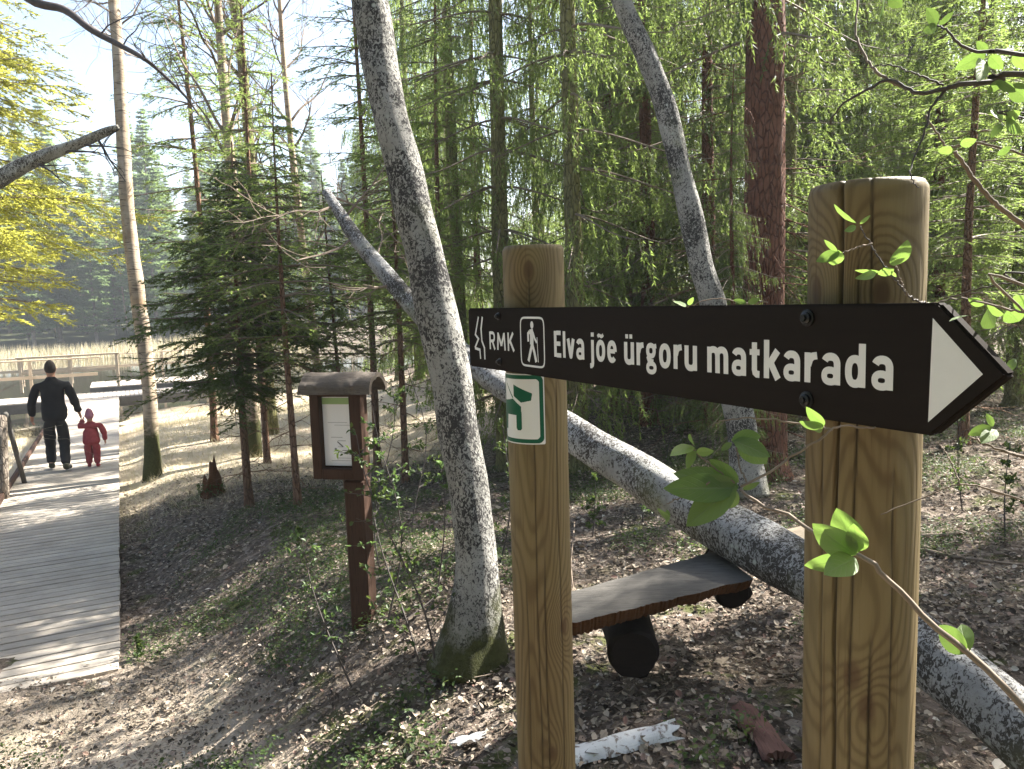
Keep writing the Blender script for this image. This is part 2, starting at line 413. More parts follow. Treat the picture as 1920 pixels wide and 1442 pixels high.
# dry meadow
farb = t.math('GREATER_THAN', 69.0, pw)
wob = t.math('MULTIPLY', t.math('SUBTRACT', a1, .5), 3.0)
mead = t.math('MULTIPLY', t.ramp(t.math('MULTIPLY', t.math('ADD', t.math('SUBTRACT', pw, 10.5), wob), .4), [(0, 0.0), (1, 1.0)]),
              t.math('SUBTRACT', 1.0, t.ramp(t.math('MULTIPLY', t.math('SUBTRACT', pv, 5.0), .3), [(0, 0.0), (1, 1.0)])))
mc = t.mix(a2, (.40, .33, .24), (.56, .49, .38)); mc = t.mix(t.ramp(a1, [(.5, 0.0), (.65, .6)]), mc, (.42, .33, .25))
c = t.mix(t.math('MULTIPLY', mead, t.math('LESS_THAN', pw, 67.5)), c, mc)
c = t.mix(t.math('GREATER_THAN', pw, 67.5), c, (.045, .05, .025))
# trodden sandy path before the boardwalk
pth = t.math('SUBTRACT', 1.15, t.math('ABSOLUTE', t.math('MULTIPLY', t.math('ADD', t.math('ADD', pv, .55), t.math('MULTIPLY', wob, .12)), .8)))
pth = t.math('MULTIPLY', t.ramp(pth, [(.15, 0.0), (.6, 1.0)]), t.math('SUBTRACT', 1.0, t.ramp(t.math('MULTIPLY', t.math('SUBTRACT', pw, 4.6), .5), [(0, 0.0), (1, 1.0)])))
pc = t.mix(a2, (.40, .33, .25), (.58, .49, .39)); pc = t.mix(t.ramp(a3, [(.5, 0.0), (.7, .5)]), pc, (.5, .42, .33))
c = t.mix(pth, c, pc)
ground = g.obj("ground", t.done(t.bsdf(c, .95, t.bump(t.math('ADD', a2, t.math('MULTIPLY', a3, .5)), .9, .03), .1)), smooth=True)
struct(ground)

t = NT("pond_water")
wv = t.noise(t.pos((1, 1, 1)), 1.6, 3, .5)
b_ = t.bsdf((.035, .03, .018), .06, t.bump(wv, .12, .03), .5)
g = MB(); cx, cy = XY(-20, 46)
a, b = BN, BD
pts = [(np.array([cx, cy])+a*sx*60+b*sy*22) for sx, sy in ((-1, -1), (1, -1), (1, 1), (-1, 1))]
g.add([(p[0], p[1], -1.72) for p in pts], [(0, 1, 2, 3)])
struct(g.obj("water", t.done(b_)))

# ------------------------------------------------------------------ trail sign and its two posts
sA = P(879, 632, 1.88); sB = P(1757, 692, .805)
d2 = (sB-sA)[:2]; sdir = np.array([*(d2/np.linalg.norm(d2)), 0])
snrm = np.array([sdir[1], -sdir[0], 0]);
if np.dot(snrm, CAM-sA) < 0: snrm = -snrm
sz = .5*(P(879, 578, 1.88)[2]+P(1770, 568, .80)[2]) - .07
sang = math.atan2(sdir[1], sdir[0])
SH = .07
def sgn(s, h, n=0.0): return np.array([sA[0], sA[1], sz])+sdir*s+np.array([0, 0, h])+snrm*n
# local frame of sign: x along, y out of the face (towards reader), z up ; origin at left end centre
sroot = thing("trail_sign", "dark brown arrow sign with white lettering bolted across two round posts", "sign", (sA[0], sA[1], sz))
sroot.rotation_euler = (0, 0, sang)
sgnY = 1.0 if np.dot(np.array([-math.sin(sang), math.cos(sang), 0]), snrm) > 0 else -1.0
def prism(name, poly, y0, y1, mat, parent, bev=0.0, smooth=False):
    bm = bmesh.new(); vs = [bm.verts.new((x, y0, z)) for x, z in poly]; f = bm.faces.new(vs)
    r = bmesh.ops.extrude_face_region(bm, geom=[f]); bmesh.ops.translate(bm, vec=(0, y1-y0, 0), verts=[v for v in r['geom'] if isinstance(v, bmesh.types.BMVert)])
    bmesh.ops.recalc_face_normals(bm, faces=bm.faces)
    if bev: bmesh.ops.bevel(bm, geom=[e for e in bm.edges if len(e.link_faces) == 2 and e.calc_face_angle(0) > .5], offset=bev, segments=2, affect='EDGES')
    me = bpy.data.meshes.new(name); bm.to_mesh(me); bm.free(); me.materials.append(mat)
    return link(name, me, parent)
t = NT("dark_brown_sign_paint")
nn = t.noise(t.coord('Object', (3, 30, 30)), 3, 3)
df = t.n.new("ShaderNodeBsdfDiffuse"); t.put(df.inputs[0], t.mix(nn, (.010, .0072, .0062), (.016, .0115, .0095)))
gs = t.n.new("ShaderNodeBsdfGlossy"); gs.inputs['Roughness'].default_value = .45; t.link(t.bump(t.noise(t.coord('Object', (6, 60, 60)), 6, 3), .06, .001), gs.inputs['Normal'])
mx = t.n.new("ShaderNodeMixShader"); mx.inputs[0].default_value = .012; t.link(df.outputs[0], mx.inputs[1]); t.link(gs.outputs[0], mx.inputs[2]); M['sign'] = t.done(mx.outputs[0])
M['white_paint'] = flat("white_lettering", (.72, .72, .70), .5, .3, var=.12, sc=60)
M['bolt'] = flat("black_bolt_steel", (.015, .015, .016), .35, .6, .6)
prism("board", [(0, -SH), (1.206, -SH), (1.283, 0), (1.211, SH), (0, SH)], -sgnY*.016, 0, M['sign'], sroot, .003)

class Flat:
    """strokes on the sign face, each its own thin sheet a hair proud of the last"""
    def __init__(s): s.mb = MB(); s.k = 0
    def y(s): s.k += 1; return sgnY*(.0006+.00003*(s.k % 12))
    def poly(s, pts):
        y = s.y(); n = len(pts); c = np.mean(pts, 0)
        v = [(p[0], y, p[1]) for p in pts]+[(c[0], y, c[1])]
        s.mb.add(v, None, [(i, (i+1) % n, n) for i in range(n)])
    def stroke(s, pts, w, closed=False):
        p = np.asarray(pts, float); n = len(p)
        if closed: tn = np.roll(p, -1, 0)-np.roll(p, 1, 0)
        else: tn = np.gradient(p, axis=0)
        tn = tn/(np.linalg.norm(tn, axis=1)[:, None]+1e-9)
        nr = np.stack([-tn[:, 1], tn[:, 0]], 1)
        if not closed and n > 2:      # keep the width through corners
            for i in range(1, n-1):
                a_ = p[i]-p[i-1]; b_ = p[i+1]-p[i]; a_ /= np.linalg.norm(a_); b_ /= np.linalg.norm(b_)
                mi_ = np.array([-(a_+b_)[1], (a_+b_)[0]]); mi_ /= np.linalg.norm(mi_)+1e-9
                nr[i] = mi_/max(.45, abs(np.dot(mi_, [-a_[1], a_[0]])))
        y = s.y(); l_ = p+nr*w/2; r_ = p-nr*w/2
        v = [(q[0], y, q[1]) for q in l_]+[(q[0], y, q[1]) for q in r_]
        m_ = n if closed else n-1
        s.mb.add(v, [(i, (i+1) % n, n+(i+1) % n, n+i) for i in range(m_)])
def sel(cx, cy, rx, ry, a0, a1, n=28, e=2.35):
    a = np.radians(np.linspace(a0, a1, n)); c_, s_ = np.cos(a), np.sin(a)
    return np.stack([cx+rx*np.sign(c_)*np.abs(c_)**(2/e), cy+ry*np.sign(s_)*np.abs(s_)**(2/e)], 1)
w_ = .155
G = {}
def bowl_o(): return [('c', sel(.245, .37, .165, .295, 0, 352, 36))]
G['o'] = (bowl_o(), .49)
G['õ'] = (bowl_o()+[('t', [(.09, .86), (.15, .915), (.22, .90), (.28, .87), (.34, .885), (.395, .94)], .10)], .49)
G['e'] = ([('s', sel(.245, .37, .165, .295, 0, 318, 34)), ('s', [(.10, .385), (.40, .385)], .12)], .49)
_a = [('s', np.vstack([[(.395, 0), (.395, .45)], sel(.235, .47, .16, .195, 10, 155, 14)])), ('c', sel(.225, .205, .15, .14, 0, 350, 26), .14)]
G['a'] = (_a, .475)
G['d'] = ([('c', sel(.235, .36, .155, .285, 0, 352, 34)), ('s', [(.40, 0), (.40, 1.0)])], .50)
G['l'] = ([('s', [(.08, 0), (.08, 1.0)])], .16)
G['v'] = ([('s', [(.055, .735), (.22, .04)], .165), ('s', [(.385, .735), (.22, .04)], .165), ('s', [(.165, .07), (.275, .07)], .14)], .44)
G['E'] = ([('s', [(.085, 0), (.085, 1.0)], .165), ('s', [(.17, .93), (.45, .93)], .14), ('s', [(.17, .515), (.42, .515)], .14), ('s', [(.17, .07), (.46, .07)], .14)], .47)
G['j'] = ([('s', [(.10, .735), (.10, -.08), (.085, -.15), (.03, -.19), (-.05, -.19)], .15), ('s', [(.10, .85), (.10, 1.0)], .16)], .19)
_u = [('s', np.vstack([[(.08, .735), (.08, .28)], sel(.24, .25, .16, .18, 180, 350, 14)])), ('s', [(.405, .735), (.405, 0)])]
G['u'] = (_u, .49)
G['ü'] = (_u+[('s', [(.14, .85), (.14, .99)], .13), ('s', [(.34, .85), (.34, .99)], .13)], .49)
G['r'] = ([('s', [(.08, .735), (.08, 0)]), ('s', [(.10, .42), (.15, .58), (.22, .65), (.33, .67)], .15)], .33)
G['m'] = ([('s', [(.08, .735), (.08, 0)]), ('s', np.vstack([sel(.22, .46, .15, .205, 160, 5, 12), [(.372, 0)]])), ('s', np.vstack([sel(.515, .46, .15, .205, 160, 5, 12), [(.668, 0)]]))], .75)
G['t'] = ([('s', [(.15, .92), (.15, .20), (.17, .12), (.22, .08), (.31, .075)]), ('s', [(.0, .66), (.31, .66)], .13)], .33)
G['k'] = ([('s', [(.08, 1.0), (.08, 0)]), ('s', [(.14, .33), (.41, .735)], .165), ('s', [(.20, .42), (.425, .0)], .17)], .46)
G['g'] = ([('c', sel(.22, .50, .145, .17, 0, 350, 26), .135), ('s', [(.33, .63), (.46, .66)], .12), ('s', [(.14, .36), (.095, .27), (.13, .19), (.24, .165), (.33, .155)], .125), ('c', sel(.235, -.04, .165, .135, 0, 350, 26), .125)], .47)
fl = Flat()
def put_text(txt, s0, s1, base, capz, wmul=1.0, words=None):
    global fl
    gap = .115; wid = 0
    for ch in txt: wid += (.26 if ch == ' ' else G[ch][1]+gap)
    sx = (s1-s0)/(wid-gap); x = s0
    for ch in txt+(' ' if words else ''):
        if ch == ' ':
            x += .26*sx
            if words: fl.mb.obj(words, M['white_paint'], sroot); fl = Flat()
            continue
        for st in G[ch][0]:
            pts = np.asarray(st[1], float)*[sx, capz]+[x, base]; ww = (st[2] if len(st) > 2 else w_)*wmul*(sx*.6+capz*.4)
            fl.stroke(pts, ww, closed=(st[0] == 'c'))
        x += (G[ch][1]+gap)*sx
put_text("Elva jõe ürgoru matkarada", .415, 1.160, -SH+.0440, .0505, 1.10, "word")
fl = Flat()
# forestry mark: two bent strokes, then the letters
def S(l): return [(a_, b_) for a_, b_ in l]
fl.stroke([(.062, .050), (.041, .008), (.058, -.002), (.036, -.024)], .0062)
fl.stroke([(.036, -.0245), (.064, -.0275), (.0665, -.049)], .0062)
fl.stroke([(.084, .050), (.0745, .022), (.0770, -.006), (.090, -.022), (.0905, -.049)], .0068)
G['R'] = ([('s', [(.06, 0), (.06, 1)], .12), ('s', np.vstack([[(.06, .94), (.22, .94)], sel(.24, .71, .14, .23, 85, -85, 12), [(.06, .47)]]), .11), ('s', [(.24, .46), (.40, 0)], .12)], .44)
G['M'] = ([('s', [(.06, 0), (.11, .97)], .12), ('s', [(.11, .93), (.32, .25)], .13), ('s', [(.32, .25), (.53, .93)], .13), ('s', [(.53, .97), (.58, 0)], .12)], .64)
G['K'] = ([('s', [(.06, 0), (.06, 1)], .12), ('s', [(.10, .45), (.38, 1.0)], .12), ('s', [(.17, .55), (.42, 0)], .13)], .44)
put_text("RMK", .118, .243, -.0235, .040, 1.0)
fl.mb.obj("emblem", M['white_paint'], sroot)
fl = Flat()
fl.stroke(sel(.325, -.0005, .0505, .0500, 0, 357, 60, 8), .0042, closed=True)
q = lambda l: [(.325+a_, b_) for a_, b_ in l]
fl.poly(sel(.3255, .0345, .0068, .0078, 0, 345, 16, 2))
fl.stroke(q([(-.003, .026), (-.001, .008), (-.002, -.006)]), .0150)
fl.stroke(q([(-.010, .021), (-.017, .016), (-.0165, .000)]), .0075)
fl.stroke(q([(.004, .020), (.012, .006), (.020, -.001)]), .0060)
fl.stroke(q([(.000, -.004), (-.008, -.020), (-.018, -.041)]), .0090)
fl.stroke(q([(.000, -.004), (.009, -.022), (.016, -.041)]), .0090)
fl.stroke(q([(.0215, .010), (.0245, -.041)]), .0026)
fl.mb.obj("hiker_pictogram", M['white_paint'], sroot)
fl = Flat(); fl.poly([(1.2025, -.0555), (1.2590, -.0005), (1.2045, .0545)]); fl.mb.obj("arrow_mark", M['white_paint'], sroot)
for (bx, bz, rr) in ((.170, .052, .0085), (.170, -.050, .0085), (1.040, .0535, .0105), (1.040, -.048, .0105)):
    mb = MB(); prof = [(1.0, .0), (1.0, .0018), (.72, .0024), (.70, .005), (.5, .0066), (.0, .007)]
    n = 20; v = []
    for (k, hh) in prof:
        for j in range(n): v.append((bx+rr*k*math.cos(2*math.pi*j/n), sgnY*(hh*1.1+.0002), bz+rr*k*math.sin(2*math.pi*j/n)))
    qd = [(i*n+j, i*n+(j+1) % n, (i+1)*n+(j+1) % n, (i+1)*n+j) for i in range(len(prof)-1) for j in range(n)]
    mb.add(v, qd)
    bo = mb.obj("bolt", M['bolt'], sroot)
    mb = MB(); hx = [(bx+rr*.38*math.cos(a_), bz+rr*.38*math.sin(a_)) for a_ in np.arange(6)*math.pi/3]
    mb.add([(a_, sgnY*.0100, b2) for a_, b2 in hx]+[(a_, sgnY*.0066, b2) for a_, b2 in hx], [(i, (i+1) % 6, 6+(i+1) % 6, 6+i) for i in range(6)], [(0, i, i+1) for i in range(1, 5)])
    mb.obj("hex_nut", M['bolt'], bo)

def make_post(name, label, cx_, cy_, ztop, zbot, rad, mat, cracks, seed, tilt=(0, 0), chamfer=.008):
    n = 240; rows = 150; rg = np.random.default_rng(seed)
    th = np.linspace(0, 2*np.pi, n, endpoint=False)
    zz = np.concatenate([np.linspace(zbot, ztop-.012, rows), [ztop-.007, ztop-.003, ztop]])
    V = []; C = []
    for k, z in enumerate(zz):
        fr = 1.0
        if z > ztop-chamfer: fr = 1-.07*((z-(ztop-chamfer))/chamfer)
        r_ = rad*fr*(1+.006*np.sin(2*th+seed)+.004*np.sin(3*th+z*2.0+seed)+.0015*np.sin(z*7))
        ck = np.zeros(n)
        for (a0, zl, zh, wd, dep) in cracks:
            if z < zl or z > zh: continue
            taper = min(1, (z-zl)/.08, (zh-z)/.08+ (1 if zh >= ztop-.01 else 0)); taper = max(0, min(1, taper))
            ac = a0+.018*math.sin(z*9+a0*5)+.008*math.sin(z*31+a0)
            dd = np.abs((th-ac+np.pi) % (2*np.pi)-np.pi)*rad
            e = np.exp(-(dd/(wd*.8+.0008))**2)*taper; ck = np.maximum(ck, e); r_ = r_-dep*e
        V.append(np.stack([r_*np.cos(th), r_*np.sin(th), np.full(n, z)], 1)); C.append(ck)
    # top cap
    for f_ in (.85, .5, .2):
        V.append(np.stack([V[len(zz)-1][:, 0]*f_, V[len(zz)-1][:, 1]*f_, np.full(n, ztop+.0015*(1-f_))], 1)); C.append(C[len(zz)-1]*f_)
    m_ = len(V); v = np.concatenate(V); i = np.arange(m_-1)[:, None]; j = np.arange(n)[None]; k = (j+1) % n
    qd = np.stack([i*n+j, i*n+k, (i+1)*n+k, (i+1)*n+j], -1).reshape(-1, 4)
    mb = MB(); v = np.vstack([v, [0, 0, ztop+.001]]); mb.add(v, qd, [((m_-1)*n+jj_, (m_-1)*n+(jj_+1) % n, m_*n) for jj_ in range(n)])
    me = mb.mesh(name, mat, True)
    at = me.attributes.new('crack', 'FLOAT', 'POINT'); at.data.foreach_set('value', np.concatenate(C+[[0]]).astype(np.float32))
    o = link(name, me); o.location = (cx_, cy_, 0); o.rotation_euler = (tilt[0], tilt[1], 0)
    tag(o, label, "post"); return o
PR = .069
pl = sgn(.178, 0, -(.016+PR+.002)); pr = sgn(1.052, 0, -(.016+PR+.002))
zt1 = P(996, 463, 1.76)[2]; zt2 = P(1630, 348, .97)[2]
# direction from post towards the camera, as an angle
def camang(p): return math.atan2(-p[1], -p[0])
aL, aR = camang(pl), camang(pr)
def on(rad, ang, z): return (rad*math.cos(ang), rad*math.sin(ang), z)
mL = post_mat("treated_pine_left", [(*on(PR, aL-.15, zt1-.055), -.05), (*on(PR, aL+.75, .75), .05), (*on(PR, aL+.2, .45), -.03)], 1)
mR = post_mat("treated_pine_right", [(*on(PR, aR+.25, zt2-.135), .07), (*on(PR, aR-.95, zt2-.13), -.06), (*on(PR, aR+.15, .98), .06), (*on(PR, aR-.1, 1.02), -.03), (*on(PR, aR+.5, .55), .05)], 2)
make_post("sign_post", "slimmer looking round wooden post farther off, carrying the green and white dog sticker", pl[0], pl[1], zt1, -.5, PR, mL,
          [(aL-.15, .3, zt1-.02, .0005, .003), (aL+.1, -.5, .95, .0008, .004), (aL+.65, -.4, 1.35, .0006, .003), (aL-.55, .1, .9, .0005, .002)], 3)
make_post("sign_post", "wide looking round wooden post nearest the camera, behind the arrow end of the sign", pr[0], pr[1], zt2, -.5, PR, mR,
          [(aR-.42, -.5, zt2+.01, .0012, .010), (aR-.12, .6, zt2-.05, .0006, .004), (aR+.1, 1.45, zt2+.01, .0006, .004), (aR+.55, .4, 1.3, .0005, .003), (aR-.72, .2, 1.5, .0005, .003), (aR+.2, -.4, 1.1, .0010, .006)], 5)

# dog sticker wrapped on the farther post
def pip(x, y, poly):
    ins = np.zeros(x.shape, bool); n = len(poly)
    for i in range(n):
        x1, y1 = poly[i]; x2, y2 = poly[(i+1) % n]
        cnd = ((y1 > y) != (y2 > y)) & (x < (x2-x1)*(y-y1)/((y2-y1) or 1e-9)+x1); ins ^= cnd
    return ins
stroot = thing("dog_sign", "small white sticker with green rim and leashed dog, wrapped round the farther post", "sign", (pl[0], pl[1], 0))
zs0 = P(975, 837, 1.70)[2]; zs1 = P(975, 702, 1.70)[2]; SHt = zs1-zs0; SWd = .125
nu, nv = 150, 190; rs = PR+.0022
U = (np.arange(nu+1)/nu)*SWd; Vv = (np.arange(nv+1)/nv)*SHt
a_right = aL+.02 + math.asin(min(.9, (1007-994)/F*1.70/rs*1.0))   # edge angle
UU, VV = np.meshgrid(U, Vv, indexing='ij')
# u measured from the left edge of the plate; the right edge sits at a_right (positive angle = to the right of the axis)
ang = a_right - (SWd-UU)/rs
ang = aL + (aL-ang)*-1
def ringpos(r_, UU, VV):
    th_ = a_right-(SWd-UU)/rs
    return np.stack([r_*np.cos(th_), r_*np.sin(th_), zs0+VV], -1)
pp = ringpos(rs, UU, VV).reshape(-1, 3)
ii = np.arange(nu)[:, None]; jj = np.arange(nv)[None]
qd = np.stack([ii*(nv+1)+jj, (ii+1)*(nv+1)+jj, (ii+1)*(nv+1)+jj+1, ii*(nv+1)+jj+1], -1).reshape(-1, 4)
uc = ((np.arange(nu)+.5)/nu)[:, None]*SWd+0*jj; vc = ((np.arange(nv)+.5)/nv)[None]*SHt+0*uc
def rrect(x, y, m, r_):
    dx = np.maximum(np.abs(x-SWd/2)-(SWd/2-m-r_), 0); dy = np.maximum(np.abs(y-SHt/2)-(SHt/2-m-r_), 0)
    return np.hypot(dx, dy) <= r_
outer = rrect(uc, vc, 0, .003); rim = rrect(uc, vc, .0025, .013) & ~rrect(uc, vc, .0115, .009)
hx = SWd-.068
def dp(l): return [(SWd-a_, SHt-b_) for a_, b_ in l]
dog = pip(uc, vc, dp([(.075, .024), (.027, .043), (.030, .059), (.054, .064), (.060, .060), (.075, .050)]))
dog |= pip(uc, vc, dp([(.086, .058), (.078, .056), (.054, .073), (.053, .122), (.057, .127), (.065, .127), (.068, .122), (.068, .093), (.100, .093), (.104, .127), (.114, .127), (.116, .062)]))
dog |= pip(uc, vc, dp([(.104, .022), (.101, .022), (.076, .054), (.079, .055)]))
mi = np.where(rim | dog, 1, 0)
sel_ = outer.ravel(); mb = MB()
mb.add(pp, qd[sel_ & (mi.ravel() == 0)], mi=0)
mb2 = MB(); mb2.add(pp, qd[sel_ & (mi.ravel() == 1)])
M['sticker_white'] = flat("sticker_white", (.66, .67, .65), .35, .4, var=.08); M['sticker_green'] = flat("sticker_green", (.006, .085, .045), .45, .2)
flip = (aL, )
st = mb.obj("plate", M['sticker_white'], stroot)
mb2.obj("dog_symbol", M['sticker_green'], stroot)

# ------------------------------------------------------------------ boardwalk, decks, railings
def vw3(v, w, z): x, y = XY(v, w); return np.array([x, y, z])
AXN = np.array([BN[0], BN[1], 0]); AXD = np.array([BD[0], BD[1], 0]); UPZ = np.array([0, 0, 1.0])
ZB = -1.06; VR = -.19; BWd = 1.5
e1 = P(232, 1250, 1); # heading check only
broot = thing("boardwalk", "long plank boardwalk running from the sandy path down to the pond", "boardwalk", tuple(vw3(VR-BWd/2, 5.6, ZB)))
bl = np.array(broot.location)
rb = random.Random(3)
mb = MB(); w = 6.15; k = 0
while w < 26.5:
    bwid = .118; mb.box(vw3(VR-BWd/2+rb.uniform(-.006, .006), w, ZB-.016+rb.uniform(-.0015, .0015))-bl, (BWd+rb.uniform(-.012, .012), bwid+rb.uniform(-.006, .004), .032), [AXN, AXD, UPZ], .003); w += bwid+.018; k += 1
o = mb.obj("planks", M['deck'], broot); o.rotation_euler = (0, 0, 0)
for vv in (VR-.12, VR-BWd/2, VR-BWd+.12):
    mb = MB(); mb.box(vw3(vv, 16.2, ZB-.034-.07)-bl, (19.4, .08, .13), [AXD, AXN, UPZ], .004); mb.obj("joist", M['grey_wood'], broot)
mb = MB(); mb.box(vw3(VR-BWd+.035, 12.9, ZB+.045)-bl, (14.6, .05, .085), [AXD, AXN, UPZ], .006); mb.obj("kerb", M['brown_wood'], broot)
mb = MB()
for w in np.arange(7.5, 26, 2.4):
    for vv in (VR-.10, VR-BWd+.10):
        x, y = XY(vv, w); mb = MB(); mb.tube([np.array([x, y, float(hgt(x, y))-.3])-bl, np.array([x, y, ZB-.17])-bl], .06, 8); mb.obj("pile", M['grey_wood'], broot)
# broken-off railing beside the left kerb
rroot = thing("railing_remnant", "upright timber with slanting brace at the left kerb of the boardwalk", "railing", tuple(vw3(VR-BWd-.05, 12.4, ZB)))
rl = np.array(rroot.location)
p0 = P(4, 940, 10.9); p1 = P(2, 778, 10.9)
mb = MB(); mb.tube([p0-rl-[0, 0, .3], p1-rl], .075, 10); mb.obj("upright", M['bark_grey'], rroot, True)
mb = MB(); mb.tube([P(10, 775, 10.9)-rl, P(46, 905, 11.9)-rl], .035, 6); mb.obj("brace", M['grey_wood'], rroot, True)

mk = flat("sunbleached_boards", (.62, .58, .52), .8, .2, var=.3, sc=8)
def deck(name, label, v0, v1, w0, w1, z, facia=.28):
    root = thing(name, label, "deck", tuple(vw3((v0+v1)/2, (w0+w1)/2, z))); rl_ = np.array(root.location)
    mb = MB(); v = v0
    while v < v1: mb.box(vw3(v+.06, (w0+w1)/2, z-.016)-rl_, (w1-w0, .115, .032), [AXD, AXN, UPZ], .003); v += .125
    mb.obj("planks", M['deck'], root)
    mb = MB(); mb.box(vw3((v0+v1)/2, w0-.03, z-facia/2-.03)-rl_, (v1-v0, .05, facia), [AXN, AXD, UPZ], .004); mb.obj("fascia", M['grey_wood'], root)
    mb = MB(); mb.box(vw3((v0+v1)/2, w1+.03, z-facia/2-.03)-rl_, (v1-v0, .05, facia), [AXN, AXD, UPZ], .004); mb.obj("fascia", M['grey_wood'], root)
    v = v0+.3
    while v < v1:
        for ww in (w0+.2, w1-.2):
            x, y = XY(v, ww); mb = MB(); mb.tube([np.array([x, y, float(hgt(x, y))-.3])-rl_, np.array([x, y, z-.04])-rl_], .07, 8); mb.obj("pile", M['grey_wood'], root)
        v += 2.6
    return root
deck("cross_deck", "long pale plank deck crossing behind the walking man along the pond edge", -14, 1.9, 26.6, 28.4, ZB)
deck("landing_stage", "small pale platform out on the water behind the slim left birch", -1.2, 3.5, 33.5, 36.0, ZB-.25, .2)
def railing(name, label, v0, v1, w, z, h=1.05, step=1.9, along=True, mids=(.45,)):
    root = thing(name, label, "railing", tuple(vw3(v0, w, z))); rl_ = np.array(root.location)
    L_ = v1-v0; ax = [AXN, AXD, UPZ] if along else [AXD, AXN, UPZ]
    pt = (lambda s, zz: vw3(v0+s, w, zz)) if along else (lambda s, zz: vw3(w, v0+s, zz))
    mb = MB(); mb.box(pt(L_/2, z+h)-rl_, (L_+.2, .14, .045), ax, .005); mb.obj("handrail", M['pale_wood'], root)
    for q_ in mids: mb = MB(); mb.box(pt(L_/2, z+h*q_*1.2)-rl_, (L_, .04, .10), ax, .004); mb.obj("midrail", M['pale_wood'], root)
    for k_ in range(int(L_/step)+1):
        mb = MB(); mb.box(pt(min(k_*step, L_), z+h/2-.02)-rl_, (.09, .09, h), ax, .006); mb.obj("rail_post", M['pale_wood'], root)
    return root
railing("deck_railing", "pale timber railing on the cross deck left of the walking man's head", -14, -.75, 28.2, ZB, 1.15)
railing("deck_railing", "farther railing on the water platform, seen to the right of the man", -7.0, 3.4, 36.2, ZB-.25, 1.1, 1.7)
railing("deck_railing", "tall thin railing ending by the corner of the pond deck beside the wide boardwalk end", -3.2, -.2, 31.5, ZB-.1, 1.2, 1.5)

# ------------------------------------------------------------------ information board
kp = P(682, 1185, 4.55); kx, ky = kp[0], kp[1]; kz = float(hgt(kx, ky))
kroot = thing("information_board", "small brown notice board on a thick post under a half log roof", "notice board", (kx, ky, kz))
kroot.rotation_euler = (0, 0, R(180-32+0))
# local: +x = along the panel towards far left, y = out of the face
ka = math.atan2(.24, -.97); kroot.rotation_euler = (0, 0, ka)
nl_ = 1.0 if (math.cos(ka+math.pi/2)*(-kx)+math.sin(ka+math.pi/2)*(-ky)) > 0 else -1.0
ztop_ = P(650, 693, 4.55)[2]-kz
def kb(name, c, size, mat, bev=.004, par=None, ax=None):
    mb = MB(); mb.box((c[0], c[1]*nl_, c[2]), size, ax, bev); return mb.obj(name, mat, par or kroot)
kb("post", (0, -.02, (ztop_-.62)/2-.1), (.12, .125, ztop_-.62+.2), M['brown_wood'], .012, ax=None)
x0 = .065
kb("back_panel", (x0, -.005, ztop_-.345), (.285, .07, .50), M['brown_wood'])
kb("frame", (x0+.127, .06, ztop_-.345), (.055, .055, .52), M['brown_wood'])
kb("frame", (x0-.122, .06, ztop_-.345), (.070, .055, .52), M['brown_wood'])
kb("frame", (x0+.005, .06, ztop_-.11), (.19, .050, .045), M['brown_wood'])
kb("frame", (x0+.005, .06, ztop_-.575), (.19, .055, .06), M['brown_wood'])
pap = kb("notice", (x0+.008, .034, ztop_-.335), (.205, .004, .40), flat("notice_paper", (.80, .80, .84), .4, .4), 0)
kb("green_header", (x0+.008, .0375, ztop_-.162), (.20, .002, .036), flat("pale_green_print", (.30, .44, .20), .45), 0, pap)
ink = flat("print_ink", (.12, .12, .16), .5)
for (a_, b2, l_, h_) in [(.02, -.03, .07, .002), (-.01, -.05, .05, .002), (.03, -.10, .012, .016), (.0, -.085, .03, .0015), (-.02, .04, .10, .0015), (.01, .055, .12, .0015), (-.02, -.15, .09, .0015), (.0, -.165, .12, .0015)]:
    mb = MB(); mb.box((x0+a_, .0372*nl_, ztop_-.34+b2), (l_, .0012, h_)); mb.obj("print_line", ink, pap)
c_, s_ = math.cos(.7), math.sin(.7); mb = MB(); mb.box((x0+.0, .0376*nl_, ztop_-.41), (.045, .0012, .006), [(c_, 0, s_*1), (0, 1, 0), (-s_, 0, c_)]); mb.obj("print_line", ink, pap)
# roof: hollow half log
mb = MB(); n = 16; L_ = .43; ro, ri = .120, .093; v = []
for xx in np.linspace(-L_/2, L_/2, 41):
    for (rr_, ds) in ((ro, 1), (ri, -1)):
        aa = np.linspace(0, math.pi, n)
        if ds < 0: aa = aa[::-1]
        for a_ in aa:
            q_ = rr_*(1+.03*math.sin(a_*5+xx*7)+.02*math.sin(xx*31)+.10*noise.noise(Vector((xx*9, a_*3, 1)))+.05*noise.noise(Vector((xx*30, a_*8, 2))))
            v.append((x0-.018+xx, q_*math.cos(a_)*1.08*nl_, ztop_-.115+q_*math.sin(a_)*.92))
k2 = 2*n
qd = [(i*k2+j, i*k2+(j+1) % k2, (i+1)*k2+(j+1) % k2, (i+1)*k2+j) for i in range(40) for j in range(k2)]
for e in (0, 40): qd += [(e*k2+j, e*k2+j+1, e*k2+k2-2-j, e*k2+k2-1-j) for j in range(n-1)]
mb.add(v, qd); ro_ = mb.obj("half_log_roof", M['roof_wood'], kroot, True)
md = ro_.modifiers.new("e", 'EDGE_SPLIT'); md.split_angle = R(50)
kb("cross_beam", (x0, -.0, ztop_-.10), (.30, .11, .03), M['dark_wood'])

